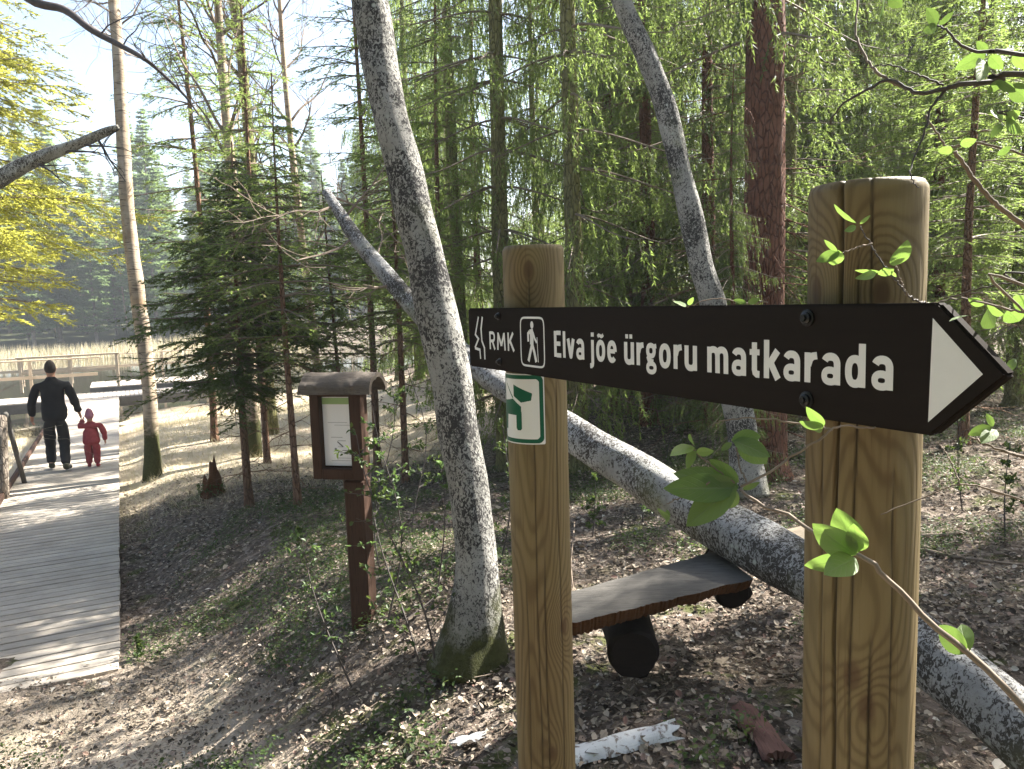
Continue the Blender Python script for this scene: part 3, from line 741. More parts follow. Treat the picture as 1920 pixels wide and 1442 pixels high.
# ------------------------------------------------------------------ trunks
def px_trunk(pts, base=None, n=60):
    """pts rows: px, py, width_px, depth -> world polyline + radii"""
    P3 = [list(P(a_, b2, d_))+[w2*.5*d_/F] for a_, b2, w2, d_ in pts]
    s_ = smooth_path(P3, n); return s_[:, :3], s_[:, 3]
def trunk_mesh(mb, pts, rad, sides=28, seed=0, bump=.05, mi=0):
    """trunk with knobbly surface"""
    rg = np.random.default_rng(seed); n = len(pts)
    tan = np.gradient(pts, axis=0); tan /= np.linalg.norm(tan, axis=1)[:, None]
    a = np.linspace(0, 2*np.pi, sides, endpoint=False); ph = rg.uniform(0, 6, 6)
    e1 = np.cross(tan[0], [0.0, 1, 0]); e1 /= np.linalg.norm(e1); V = []
    L_ = np.concatenate([[0], np.cumsum(np.linalg.norm(np.diff(pts, axis=0), axis=1))])
    for i in range(n):
        e1 = e1-tan[i]*np.dot(e1, tan[i]); e1 /= np.linalg.norm(e1); e2 = np.cross(tan[i], e1); s_ = L_[i]
        k = 1+bump*(.5*np.sin(2*a+ph[0]+s_*2.3)+.5*np.sin(3*a+ph[1]-s_*3.1)+.35*np.sin(5*a+ph[2]+s_*7)+.4*math.sin(s_*9+ph[3])+.25*np.sin(7*a+ph[4]+s_*17))
        V.append(pts[i]+(rad[i]*k)[:, None]*(np.cos(a)[:, None]*e1+np.sin(a)[:, None]*e2))
    v = np.concatenate(V+[pts[:1], pts[-1:]]); i = np.arange(n-1)[:, None]; j = np.arange(sides)[None]; kk = (j+1) % sides
    qd = np.stack([i*sides+j, i*sides+kk, (i+1)*sides+kk, (i+1)*sides+j], -1).reshape(-1, 4)
    js = np.arange(sides); ks = (js+1) % sides
    tr = np.concatenate([np.stack([np.full(sides, n*sides), ks, js], 1), np.stack([np.full(sides, n*sides+1), (n-1)*sides+js, (n-1)*sides+ks], 1)])
    mb.add(v, qd, tr, mi)

def bare_branches(mb, start, direction, length, rad, depth, rg, spread=.6, up_=.15, minr=.0025, sides=5):
    n = max(4, int(length/.18)); n = min(n, 12)
    p = np.array(start, float); d = np.array(direction, float); d /= np.linalg.norm(d); pts = [p.copy()]; step = length/n
    for i in range(n):
        d = d+rg.normal(size=3)*.16+np.array([0, 0, up_*.25]); d /= np.linalg.norm(d); p = p+d*step; pts.append(p.copy())
    r_ = np.linspace(rad, max(minr, rad*.25), n+1)
    mb.tube(pts, r_, max(3, sides), cap=False)
    if depth <= 0: return
    k = rg.integers(3, 6)
    for q_ in range(k):
        i = rg.integers(1, n+1); dd = pts[i]-pts[i-1]; dd /= np.linalg.norm(dd)
        nd = dd+rg.normal(size=3)*spread; bare_branches(mb, pts[i], nd, length*rg.uniform(.35, .65), max(minr, r_[i]*.6), depth-1, rg, spread, up_, minr, max(3, sides-1))

# big leaning lichen-covered trunk
big = [(640, -260, 66, 3.75), (668, -120, 68, 3.7), (693, 0, 69, 3.65), (708, 90, 68, 3.65), (720, 160, 67, 3.62), (737, 240, 64, 3.6), (760, 330, 66, 3.6), (775, 400, 70, 3.6), (797, 480, 70, 3.6), (822, 600, 76, 3.6), (845, 700, 78, 3.6), (858, 800, 76, 3.6),
       (877, 900, 76, 3.6), (888, 1000, 79, 3.6), (893, 1080, 84, 3.6), (890, 1150, 104, 3.6), (886, 1200, 128, 3.6), (884, 1250, 170, 3.6)]
pts, rad = px_trunk(big[::-1], n=110)
tops = np.array([pts[-1]+np.array([-.04, .02, .35])*i for i in range(1, 22)]); pts = np.vstack([pts, tops]); rad = np.concatenate([rad, np.linspace(rad[-1], .03, 21)])
bx = Vector(pts[3]); bx.z = float(hgt(bx.x, bx.y))
bt = thing("birch_tree", "big grey leaning trunk with dark bark flecks just left of the sign posts", "tree", bx)
mb = MB(); trunk_mesh(mb, pts-np.array(bx), rad, 36, 1, .05)
mb.obj("trunk", M['bark_lichen'], bt, True)
mb = MB(); rg = np.random.default_rng(4)
for i in range(26):
    k = rg.integers(112, 130); dd = rg.normal(size=3); dd[2] = abs(dd[2])*.6
    bare_branches(mb, pts[k]-np.array(bx), dd, rg.uniform(1.2, 2.6), .02, 2, rg)
mb.obj("crown", M['twig'], bt)
mb = MB(); rg = np.random.default_rng(14)
for (px_, py_, ln) in ((905, 1110, .5), (860, 1190, .55), (925, 1200, .5)):
    pass

# thinner leaning grey trunk
gt = [(1110, -260, 34, 6.0), (1135, -120, 35, 6.0), (1165, 0, 37, 6.0), (1214, 110, 38, 6.0), (1246, 197, 40, 6.0), (1272, 306, 38, 6.0), (1295, 400, 44, 6.0), (1316, 500, 46, 6.0), (1338, 570, 48, 6.0), (1362, 680, 50, 6.0), (1388, 790, 54, 6.0), (1400, 880, 60, 6.0), (1405, 930, 74, 6.0)]
pts, rad = px_trunk(gt[::-1], n=90)
tops = np.array([pts[-1]+np.array([-.11, .02, .35])*i for i in range(1, 18)]); pts = np.vstack([pts, tops]); rad = np.concatenate([rad, np.linspace(rad[-1], .02, 17)])
bx = Vector(pts[4]); bx.z = float(hgt(bx.x, bx.y))
bt2 = thing("grey_birch", "slim pale grey trunk leaning left, crossing behind the middle of the sign", "tree", bx)
mb = MB(); trunk_mesh(mb, pts-np.array(bx), rad, 24, 2, .06); mb.obj("trunk", M['bark_lichen'], bt2, True)
mb = MB()
for i in range(16):
    k = rg.integers(92, 106); dd = rg.normal(size=3); dd[2] = abs(dd[2])*.6
    bare_branches(mb, pts[k]-np.array(bx), dd, rg.uniform(1.0, 2.0), .015, 2, rg)
mb.obj("crown", M['twig'], bt2)

# fallen birch
fb = [(2040, 1470, 150, 2.05), (1920, 1372, 142, 2.2), (1800, 1272, 128, 2.4), (1700, 1195, 122, 2.6), (1600, 1130, 118, 2.82), (1500, 1070, 112, 3.05), (1400, 1013, 106, 3.3), (1300, 955, 92, 3.55), (1200, 890, 80, 3.85), (1100, 830, 70, 4.15), (1000, 762, 56, 4.55), (920, 707, 50, 4.9), (850, 650, 44, 5.2), (770, 568, 36, 5.55), (720, 510, 32, 5.75), (670, 450, 29, 5.95), (640, 405, 24, 6.15), (612, 360, 18, 6.3)]
pts, rad = px_trunk(fb, n=120)
bx = Vector(pts[8])
fbo = thing("fallen_birch", "pale fallen birch trunk slanting up from the lower right behind both posts", "fallen tree", bx)
mb = MB(); trunk_mesh(mb, pts-np.array(bx), rad*.97, 36, 6, .055); mb.obj("trunk", M['bark_lichen_log'], fbo, True)
mb = MB()
for (k, l_) in ((95, .5), (101, .6), (106, .7), (111, .7), (115, .8), (118, .9)):
    bare_branches(mb, pts[k]-np.array(bx), rg.normal(size=3)+np.array([-.6, .2, .5]), l_, .012, 2, rg)
mb.obj("branches", M['twig'], fbo)

# broken leaning log at the upper left
lg = [(-560, 600, 70, 7.0), (-250, 455, 58, 7.0), (-60, 365, 48, 7.0), (0, 335, 44, 7.0), (50, 308, 33, 7.0), (100, 287, 29, 7.0), (150, 268, 23, 7.0), (200, 246, 18, 7.0), (222, 238, 11, 7.0)]
p3, rad3 = px_trunk(lg, n=50)
d_ = p3[0]-p3[1]; d_ /= np.linalg.norm(d_); ext = [p3[0]+d_*k for k in np.arange(9, 0, -.5)]
pts = np.vstack([ext, p3]); rad = np.concatenate([np.linspace(.2, rad3[0], len(ext)+1)[:-1], rad3])
while pts[0][2] < float(hgt(pts[0][0], pts[0][1]))-.2: pts = pts[1:]; rad = rad[1:]
bx = Vector(pts[0])
lt = thing("leaning_tree", "broken lichen covered trunk leaning in from the upper left edge", "fallen tree", bx)
mb = MB(); trunk_mesh(mb, pts-np.array(bx), rad*.8, 20, 9, .16); mb.obj("trunk", M['bark_limb'], lt, True)
mb = MB()
for (a_, b2) in ((150, 268), (120, 285), (60, 300), (180, 255)):
    s_ = P(a_, b2, 7.0)-np.array(bx); bare_branches(mb, s_, np.array([.7, 0, -.25])+rg.normal(size=3)*.35, .45, .014, 1, rg, up_=0)
mb.obj("branches", M['twig_dark'], lt)

# slim birch at the left
sb = [(190, -420, 14, 12.2), (203, -150, 17, 12.2), (213, 0, 20, 12.2), (222, 110, 21, 12.2), (230, 250, 23, 12.2), (240, 400, 25, 12.2), (256, 540, 26, 12.2), (270, 640, 26, 12.2), (280, 740, 26, 12.2), (285, 840, 27, 12.2), (287, 885, 33, 12.2), (288, 915, 44, 12.2)]
pts, rad = px_trunk(sb[::-1], n=80)
tops = np.array([pts[-1]+np.array([-.05, .0, .5])*i for i in range(1, 12)]); pts = np.vstack([pts, tops]); rad = np.concatenate([rad, np.linspace(rad[-1], .02, 11)])
bx = Vector(pts[2]); bx.z = float(hgt(bx.x, bx.y))
sbt = thing("slim_birch", "slim sunlit birch right of the boardwalk, dark at its foot", "tree", bx)
mb = MB(); trunk_mesh(mb, pts-np.array(bx), rad, 16, 3, .06); mb.obj("trunk", M['bark_birch'], sbt, True)
mb = MB()
for i in range(24):
    k = rg.integers(58, 90); dd = rg.normal(size=3); dd[2] = abs(dd[2])*.8
    bare_branches(mb, pts[k]-np.array(bx), dd, rg.uniform(.8, 2.0), .016, 2, rg)
mb.obj("crown", M['twig'], sbt)

# ------------------------------------------------------------------ conifer prototypes
def spruce(seed, Ht, r0_, c0, Lmax, needle, bark, style='weep', gapz=.34, nlimb=5, dens=1.0, sprig=(.05, .011), dead=True, dead_top=None, limb_r=.016):
    rg = np.random.default_rng(seed)
    tr = MB(); n = 40
    zz = np.concatenate([[-.3, .0, .12, .3], np.linspace(.7, Ht, n)])
    px_ = .12*np.sin(zz*.35+seed)*zz/Ht; py_ = .10*np.cos(zz*.29+seed*2)*zz/Ht
    rr = r0_*(1-zz/Ht*.97)**.85; rr[:3] *= [1.55, 1.4, 1.15]
    trunk_mesh(tr, np.stack([px_, py_, zz], 1), np.maximum(rr, .008), 16 if r0_ > .1 else 10, seed, .06)
    if dead:
        for k in range(int((c0-.4)/.16*1.6)+6):
            z = rg.uniform(.4, (dead_top or c0)+.6); a_ = rg.uniform(0, 6.28)
            cx2, cy2 = np.interp(z, zz, px_), np.interp(z, zz, py_)
            bare_branches(tr, (cx2, cy2, z), (math.cos(a_), math.sin(a_), rg.uniform(-.25, .15)), rg.uniform(.3, 1.1)*min(1.4, Lmax*.5), .008, 1, rg, .45, -.1, .002, 3)
    cr = MB(); z = c0
    while z < Ht-.15:
        t_ = (z-c0)/(Ht-c0); L0 = Lmax*((1-t_)**.8)*(.55+.45*min(1, t_*5))
        for q_ in range(nlimb+rg.integers(-1, 2)):
            a_ = rg.uniform(0, 2*np.pi); L_ = L0*rg.uniform(.45, 1.15)
            if L_ < .12: continue
            o_ = np.array([math.cos(a_), math.sin(a_), 0]); sd = np.array([-o_[1], o_[0], 0])
            m_ = 9; s_ = np.linspace(0, 1, m_)
            if style == 'weep': dz = L_*(.05*s_-.55*s_**1.6+.22*s_**4)
            elif style == 'flat': dz = L_*((.10+rg.uniform(-.22, .18))*s_-rg.uniform(.15, .5)*s_**2+.12*s_**4)
            else: dz = L_*(.30*s_-.20*s_**2)
            c0x, c0y = np.interp(z, zz, px_), np.interp(z, zz, py_)
            bow = rg.normal()*.12*L_*s_**2
            lp = np.array([c0x, c0y, z])+o_*(L_*s_)[:, None]+sd*bow[:, None]+np.array([0, 0, 1])*dz[:, None]
            cr.tube(lp, np.linspace(min(limb_r, L_*.009+.004), .003, m_), 4, cap=False, mi=1)
            nt = max(5, int(L_*20*dens)); ts = rg.uniform(.10, 1, nt)
            base = np.stack([np.interp(ts, s_, lp[:, i]) for i in range(3)], 1)
            side = rg.choice([-1, 1], nt)
            if style == 'weep':
                hl = rg.uniform(.18, .75, nt)*(.5+.5*L_/Lmax)*(1.1-.4*ts)
                hd = np.stack([o_[i]*.18+sd[i]*side*rg.uniform(.0, .4, nt) for i in range(3)], 1); hd[:, 2] = -1
                off = sd*(side*rg.uniform(0, .22, nt)*L_*.4)[:, None]; base = base+off
            elif style == 'flat':
                hl = rg.uniform(.25, .6, nt)*L_*.5*(1.15-.6*ts)+.08
                hd = o_*.75+sd*(side*rg.uniform(.5, 1.0, nt))[:, None]; hd[:, 2] = rg.uniform(-.8, .12, nt)
            else:
                hl = rg.uniform(.2, .5, nt)*L_*.5+.06
                hd = o_*.8+sd*(side*rg.uniform(.4, 1.0, nt))[:, None]; hd[:, 2] = rg.uniform(-.2, .3, nt)
            hd = hd/np.linalg.norm(hd, axis=1)[:, None]
            # bare twig slivers
            cr.spikes(base, hd, hl, .006, mi=1)
            ns = np.maximum(5, (hl/.0125*dens).astype(int)); idx = np.repeat(np.arange(nt), ns)
            tt = rg.uniform(.03, 1.0, len(idx)); sp = base[idx]+hd[idx]*(tt*hl[idx])[:, None]
            jit = rg.normal(size=(len(idx), 3)); sdv = hd[idx]*.85+jit*.48
            if style != 'weep': sdv[:, 2] *= .6
            cr.spikes(sp, sdv, sprig[0]*rg.uniform(.6, 1.25, len(idx)), sprig[1]*rg.uniform(.7, 1.2, len(idx)), mi=0)
        z += gapz*rg.uniform(.7, 1.3)*(1-.35*t_)
    return tr.mesh("trunk", M[bark], True), cr.mesh("crown", [M[needle], M['twig']])

def place(protos, name, label, loc, rz=0, sc=1.0, group=None, cat="tree", tilt=(0, 0), szl=None):
    r_ = thing(name, label, cat, loc, group, rz); r_.rotation_euler = (tilt[0], tilt[1], rz)
    r_.scale = (sc, sc, sc if szl is None else szl)
    link("trunk", protos[0], r_); link("crown", protos[1], r_); return r_
def gp(px, D):
    """ground point under pixel column px at depth D"""
    p = P(px, 721, D); return Vector((p[0], p[1], float(hgt(p[0], p[1]))-.02))

T_big = spruce(11, 15, .21, 4.0, 2.1, 'needle_dark', 'bark_spruce', 'weep', .38, 5, .9, (.06, .015))
T_w1 = spruce(21, 15, .14, 1.0, 2.5, 'needle_mid', 'bark_mossy', 'weep', .34, 6, 1.0, (.06, .015))
T_w2 = spruce(22, 13, .12, .6, 2.4, 'needle_mid', 'bark_spruce', 'weep', .34, 6, 1.0, (.06, .015))
T_w3 = spruce(23, 14, .12, .9, 2.0, 'needle_mid', 'bark_mossy', 'weep', .50, 5, .75, (.06, .015))
T_w4 = spruce(24, 12, .11, .5, 2.1, 'needle_dark', 'bark_spruce', 'weep', .34, 5, .9, (.06, .015))
T_w5 = spruce(25, 15, .12, 1.0, 2.0, 'needle_mid', 'bark_mossy', 'weep', .44, 5, .82, (.06, .015))
T_dark = spruce(31, 4.3, .052, 1.35, 1.5, 'needle_dark', 'bark_red', 'flat', .10, 7, 1.4, (.045, .013))
T_dark2 = spruce(32, 4.8, .045, 1.75, 1.15, 'needle_mid', 'bark_red', 'flat', .15, 5, 1.1, (.045, .012))
T_thin = spruce(33, 9, .055, 2.2, 1.3, 'needle_mid', 'bark_red', 'flat', .24, 5, 1.0, (.05, .012))
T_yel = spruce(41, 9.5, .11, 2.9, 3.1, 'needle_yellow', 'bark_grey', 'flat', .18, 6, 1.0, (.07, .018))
T_far1 = spruce(51, 20, .18, 1.5, 2.8, 'needle_far', 'bark_grey', 'up', .45, 7, .55, (.30, .10), dead=False)
T_far2 = spruce(52, 16, .16, 1.0, 2.4, 'needle_far', 'bark_grey', 'up', .40, 7, .55, (.28, .10), dead=False)

def bare_tree(seed, Ht, r0_, bark, lean=.0, start=.35):
    rg = np.random.default_rng(seed); tr = MB(); n = 26
    zz = np.linspace(-.2, Ht, n); px_ = lean*zz+.25*np.sin(zz*.4+seed)*zz/Ht; py_ = .2*np.cos(zz*.33+seed)*zz/Ht
    rr = np.maximum(r0_*(1-zz/Ht)**.8, .012); pts = np.stack([px_, py_, zz], 1); trunk_mesh(tr, pts, rr, 12, seed, .07)
    cr = MB()
    for k in range(int(Ht*2.6)):
        i = rg.integers(int(n*start), n-1); a_ = rg.uniform(0, 6.28); d_ = np.array([math.cos(a_)*.8, math.sin(a_)*.8, rg.uniform(.5, 1.3)])
        bare_branches(cr, pts[i], d_, rg.uniform(1.0, 2.8)*(1.15-.6*i/n), min(.03, rr[i]*.45), 2, rg, .45, .35, .0035, 4)
    return tr.mesh("trunk", M[bark], True), cr.mesh("crown", M['twig'])
B1 = bare_tree(61, 14, .12, 'bark_birch', .02)
B2 = bare_tree(62, 16, .14, 'bark_mossy', -.03, .3)
B3 = bare_tree(63, 13, .10, 'bark_birch', .05, .25)

# near and middle trees, each described
NEAR = [
 (T_big, "spruce", "thick reddish brown spruce trunk rising behind the nearest post", 1432, 7.2, 0.3, 1.0),
 (T_w5, "spruce", "narrower dark red trunk close to the right side of the thick spruce", 1478, 9.4, 1.2, .95),
 (T_w5, "spruce", "moss covered spruce trunk in the top middle between the two leaning trunks", 1085, 9.0, 2.2, .98),
 (T_w5, "spruce", "hanging spruce right of the big leaning trunk, its curtain above the farther post", 945, 9.8, .4, 1.0),
 (T_w5, "spruce", "spruce whose drooping boughs show directly right of the big leaning trunk", 868, 12.5, 3.0, 1.0),
 (T_w2, "spruce", "spruce with dense curtains behind the thin leaning trunk", 1215, 11.0, 4.4, 1.05),
 (T_w1, "spruce", "bright green spruce above the nearest post, left of the twigs", 1610, 13.5, 1.7, .95),
 (T_w2, "spruce", "bright spruce behind the leafy twigs in the upper right", 1755, 12.5, 5.1, 1.05),
 (T_w1, "spruce", "green spruce at the right edge behind the arrow tip", 1905, 10.5, 3.9, 1.0),
 (T_w3, "spruce", "dim spruce farther back between the thick spruce and the thin leaning trunk", 1345, 14.0, .9, 1.1),
 (T_w4, "spruce", "dark low boughed spruce behind the sign between the grey leaning trunk and the thick spruce", 1330, 10.2, .9, 1.0),
 (T_w4, "spruce", "dark spruce low behind the sign's printed words, left of the grey leaning trunk", 1150, 12.5, 2.9, 1.0),
 (T_w1, "spruce", "green spruce curtain directly above the arrow head", 1835, 13.2, 2.0, .9),
 (T_w2, "spruce", "distant bright spruce between the thick spruce and the nearest post", 1545, 15.0, 3.5, 1.1),
 (T_w1, "spruce", "bright spruce between the two leafy twigs at the upper right", 1690, 17.0, .5, 1.15),
 (T_w4, "young_spruce", "small dark spruce hugging the left side of the thick reddish trunk above the sign", 1378, 6.75, 2.4, .31),
 (T_w2, "spruce", "pale green spruce deep behind the gap between the big leaning trunk and the farther post", 905, 16.5, .2, .8),
 (T_w1, "spruce", "pale green spruce deep in the wood above the hiker pictogram", 1015, 18.0, 1.4, .8),
 (T_w2, "spruce", "pale green spruce deep in the wood above the printed words", 1140, 16.0, 2.6, .8),
 (T_w1, "spruce", "deep green spruce seen just right of the thick reddish trunk", 1500, 13.0, 4.6, .8),
 (T_dark, "young_spruce", "young dark spruce with pointed top standing left of the notice board", 452, 9.1, .6, 1.0),
 (T_dark2, "young_spruce", "young spruce just left of the notice board, its thin foot near the brown post", 545, 8.2, 2.6, .95),
 (T_dark2, "young_spruce", "dark young spruce behind the notice board roof", 640, 9.6, 4.0, .82),
 (T_dark2, "young_spruce", "young spruce with red brown stem between the board and the big leaning trunk", 752, 9.4, 5.3, 1.02),
 (T_thin, "young_spruce", "young spruce crowding over the tilted end of the fallen birch", 700, 11.6, 1.9, 1.05),
 (T_thin, "young_spruce", "young spruce right behind the big leaning trunk, left of the farther post", 835, 10.6, 3.3, .9),
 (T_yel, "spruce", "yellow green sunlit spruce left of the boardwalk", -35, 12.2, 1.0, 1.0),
 (T_thin, "thin_spruce", "thin spruce seen through the gap right of the farther post below the sign", 1180, 12.0, 1.5, 1.0),
 (T_thin, "thin_spruce", "thin reddish stem showing at the right below the arrow tip", 1810, 7.8, 2.5, 1.0),
 (B2, "bare_tree", "leafless mossy tree rising behind the young dark spruce top", 505, 15.5, .4, 1.0),
 (B1, "bare_tree", "leafless pale birch standing upright behind the pointed young spruce", 470, 12.8, 2.0, .95),
 (B3, "bare_tree", "bare tree whose forked branches reach up between the young spruces and the big trunk", 600, 16.5, 4.1, 1.0),
]
for (pro, nm, lab, px_, D_, rz_, sc_) in NEAR:
    place(pro, nm, lab, gp(px_, D_), rz_, sc_, szl={1905: .56, 1755: .62, 1610: .62, 1835: .62, 1215: .75, 1478: .55, 1500: .6, 1378: .31, 1330: .8, 1810: .7}.get(px_))
# tall slim conifer with see-through boughs behind the left birch
place(T_thin, "thin_spruce", "tall thin spruce with sparse boughs between the slim birch and the dark young spruce", gp(395, 14.5), .7, 1.25)
place(T_thin, "thin_spruce", "slim spruce stem right behind the young dark spruce foot", gp(492, 12.2), 3.0, 1.0)

# the rest of the wood, behind
rt = random.Random(12)
mid = []
for i in range(26):
    px_ = rt.uniform(560, 2250); D_ = rt.uniform(14, 34)
    p = gp(px_, D_); v_, w2 = VW(p.x, p.y)
    if v_ < 4.5+max(0, (w2-18))*.55: continue
    mid.append(p)
for i, p in enumerate(mid):
    pro = (T_w1, T_w2, T_w3)[i % 3]
    place(pro, "spruce", "spruce in the crowded wood behind the signposts", p, rt.uniform(0, 6.28), rt.uniform(.85, 1.15), "spruces deep in the wood")
# trees just out of frame on the sunny side, which shade the clearing
for i, (x, y, pro) in enumerate(((5.3, 5.2, T_big), (8.5, 8.0, T_w2), (8.6, 4.4, T_w1), (7.6, 1.2, T_w3), (10.4, -.4, T_w2))):
    place(pro, "spruce", "spruce standing out of view beyond the right edge", Vector((x, y, float(hgt(x, y)))), i*1.3, 1.0, "spruces beyond the right edge")

for i, (x, y, pro) in enumerate(((-2.6, -2.2, T_w2), (1.2, -3.2, T_w1), (3.6, -1.6, T_w3), (-5.2, -.6, T_w1), (-1.2, -5.5, T_w3), (-7.2, 2.4, T_w2), (5.0, -4.2, T_w2), (-5.5, -5.0, T_w2), (2.4, -7.5, T_w1), (-3.9, .8, T_w4), (-6.4, -2.8, T_w4), (.2, -1.9, T_w4), (-8.8, -1.0, T_big), (-1.0, -8.5, T_big))):
    place(pro, "spruce", "spruce standing out of view behind the viewer", Vector((x, y, float(hgt(x, y)))), i*1.1, 1.0, "spruces behind the viewer")  # out-of-view wood, extra trees added to keep sky light off the foreground

# far bank
far = []
for i in range(120):
    px_ = rt.uniform(-160, 760); D_ = rt.uniform(66, 105); far.append((px_, D_))
cnt = 0
for (px_, D_) in far:
    p = gp(px_, D_); v_, w2 = VW(p.x, p.y)
    if w2 < 67 or w2 > 118: continue
    cnt += 1
    if cnt % 4 == 0: place(B1 if cnt % 8 else B3, "bare_tree", "leafless tree on the far bank of the pond", p, rt.uniform(0, 6.28), rt.uniform(.8, 1.15), "leafless trees on the far bank")
    else: place(T_far1 if cnt % 2 else T_far2, "spruce", "blue green spruce on the far bank of the pond", p, rt.uniform(0, 6.28), rt.uniform(.7, 1.1), "spruces on the far bank")

# overhanging branch of a bare tree at the left
x, y = P(-230, 721, 7.6)[:2]; zb = float(hgt(x, y))
ob = thing("bare_tree", "leafless tree off the left edge whose long dark branch crosses the sky", "tree", (x, y, zb))
mb = MB(); tp = np.array([[0, 0, -.2], [.05, .05, 1.5], [.0, .1, 3.2], [-.1, .1, 5.0], [-.15, .2, 7.5]]); sp_ = smooth_path(tp, 30); trunk_mesh(mb, sp_, np.linspace(.13, .04, 30), 14, 4, .06)
mb.obj("trunk", M['bark_grey'], ob, True)
bb = np.array([x, y, zb]); mb = MB()
st0 = bb+sp_[22]
path = smooth_path([st0, P(-60, -60, 7.4), P(60, 2, 7.2), P(120, 18, 7.2), P(170, 55, 7.1), P(215, 80, 7.1), P(262, 105, 7.0), P(295, 130, 7.0), P(345, 178, 7.0), P(372, 215, 7.0)], 40)-bb
mb.tube(path, np.linspace(.05, .006, 40), 8); mb.obj("branch", M['twig_dark'], ob, True)
mb = MB()
for k in (8, 14, 19, 23, 27, 31, 34): bare_branches(mb, path[k], rg.normal(size=3)+np.array([.3, 0, .3]), .5, .008, 1, rg)
mb.obj("twigs", M['twig_dark'], ob)

# ------------------------------------------------------------------ forest floor litter (stuff)
def scatter(n, x0_, x1_, y0_, y1_, keep):
    x = rng.uniform(x0_, x1_, n); y = rng.uniform(y0_, y1_, n); k = keep(x, y); return x[k], y[k]
t = NT("fallen_leaves")
f = t.island(); c = t.ramp(f, [(0, (.035, .028, .022)), (.30, (.10, .082, .064)), (.58, (.25, .205, .155)), (.82, (.42, .36, .285)), (.90, (.19, .11, .085)), (1, (.50, .47, .41))])
bs = t.bsdf(c, .75, spec=.25); tr = t.n.new("ShaderNodeBsdfTranslucent"); t.put(tr.inputs[0], c)
mx = t.n.new("ShaderNodeMixShader"); mx.inputs[0].default_value = .2; t.link(bs, mx.inputs[1]); t.link(tr.outputs[0], mx.inputs[2])
M['litter'] = t.done(mx.outputs[0])
def inview(x, y, m=.06): return np.abs(x) < (y*.70+.35+m*y)
mb = MB()
def litter(n, x0_, x1_, y0_, y1_, lo, hi, keep):
    x, y = scatter(n, x0_, x1_, y0_, y1_, keep)
    cl = .5+.5*np.sin(x*3.1+np.sin(y*2.3)*2)*np.sin(y*2.7+np.sin(x*1.9)*2)+.25*np.sin(x*11+y*7); kk = rng.uniform(size=len(x)) < .35+.65*cl; x, y = x[kk], y[kk]; k = len(x)
    z = hgt(x, y)+rng.uniform(.002, .03, k)
    a = rng.uniform(0, 2*np.pi, k); d = np.stack([np.cos(a), np.sin(a), rng.normal(size=k)*.28], 1)
    nr = np.stack([rng.normal(size=k)*.4, rng.normal(size=k)*.4, np.ones(k)], 1); nr /= np.linalg.norm(nr, axis=1)[:, None]
    L_ = rng.uniform(lo*.6, hi, k)*np.where(rng.uniform(size=k) < .06, 1.5, 1); mb.leaves(np.stack([x, y, z], 1), d, nr, L_, L_*rng.uniform(.45, .8, k), fold=.18, curl=rng.uniform(-.3, .5, k))
def offpath(x, y):
    v, w = VW(x, y); onp = (v > -1.75) & (v < -.16) & (w < 30); return ~onp | ((rng.uniform(size=x.shape) < .6) & (w < 6.3))
def k1(x, y): v, w = VW(x, y); return inview(x, y) & offpath(x, y)
def k2(x, y): v, w = VW(x, y); return inview(x, y) & offpath(x, y) & ~((w > 12+rng.normal(size=x.shape)) & (v < 4))
litter(60000, -3.5, 4, 1.2, 5.2, .017, .042, k1)
litter(85000, -8, 8, 5.2, 12, .022, .05, k2)
litter(14000, -8, 16, 11, 22, .04, .08, k2)
litter(90000, -4.5, 4.5, 1.2, 7, .007, .018, k1)
struct(mb.obj("leaf_litter", M['litter']), 'stuff')
# twigs on the floor
mb = MB(); x, y = scatter(5200, -4, 6, 1.2, 9, k1); k = len(x); z = hgt(x, y)+.012
a = rng.uniform(0, 2*np.pi, k); L_ = rng.uniform(.03, .14, k)
for i in range(0, k):
    d = np.array([math.cos(a[i]), math.sin(a[i]), rng.normal()*.12])*L_[i]; p = np.array([x[i], y[i], z[i]]); b_ = rng.normal(size=3)*L_[i]*.08
    mb.tube([p-d*.5, p+b_, p+d*.5], [.0018, .0016, .0008], 3, cap=False)
struct(mb.obj("fallen_twigs", M['twig']), 'stuff')
# low green plants
def green_w(x, y):
    v = np.array([noise.noise(Vector((a_*.9, b2*.9, 3.1))) for a_, b2 in zip(x, y)]); return v
mb = MB(); x, y = scatter(19000, -3.2, 6, 2.2, 10, lambda x, y: inview(x, y) & offpath(x, y))
v_, w2 = VW(x, y); gw = green_w(x, y); bias = .42*np.exp(-((v_-1.6)**2)/.7)+.15*(x > 1.2)*(y > 3.8)-.6*((x > -.3) & (y < 3.5))
kk = (gw+bias > .20) & (w2 < 9); x, y = x[kk], y[kk]
for _ in range(7):
    k = len(x); xx = x+rng.normal(size=k)*.03; yy = y+rng.normal(size=k)*.03; zz_ = hgt(xx, yy)+rng.uniform(.01, .10, k)
    d = rng.normal(size=(k, 3)); d[:, 2] *= .35; nr = np.tile([0, 0, 1.0], (k, 1))+rng.normal(size=(k, 3))*.35; L_ = rng.uniform(.010, .030, k)
    mb.leaves(np.stack([xx, yy, zz_], 1), d, nr, L_, L_*.6, fold=.1)
k = len(x); mb.spikes(np.stack([x, y, hgt(x, y)], 1), rng.normal(size=(k, 3))*.3+[0, 0, 1], .11, .003)
struct(mb.obj("ground_cover", M['leaf_low']), 'stuff')
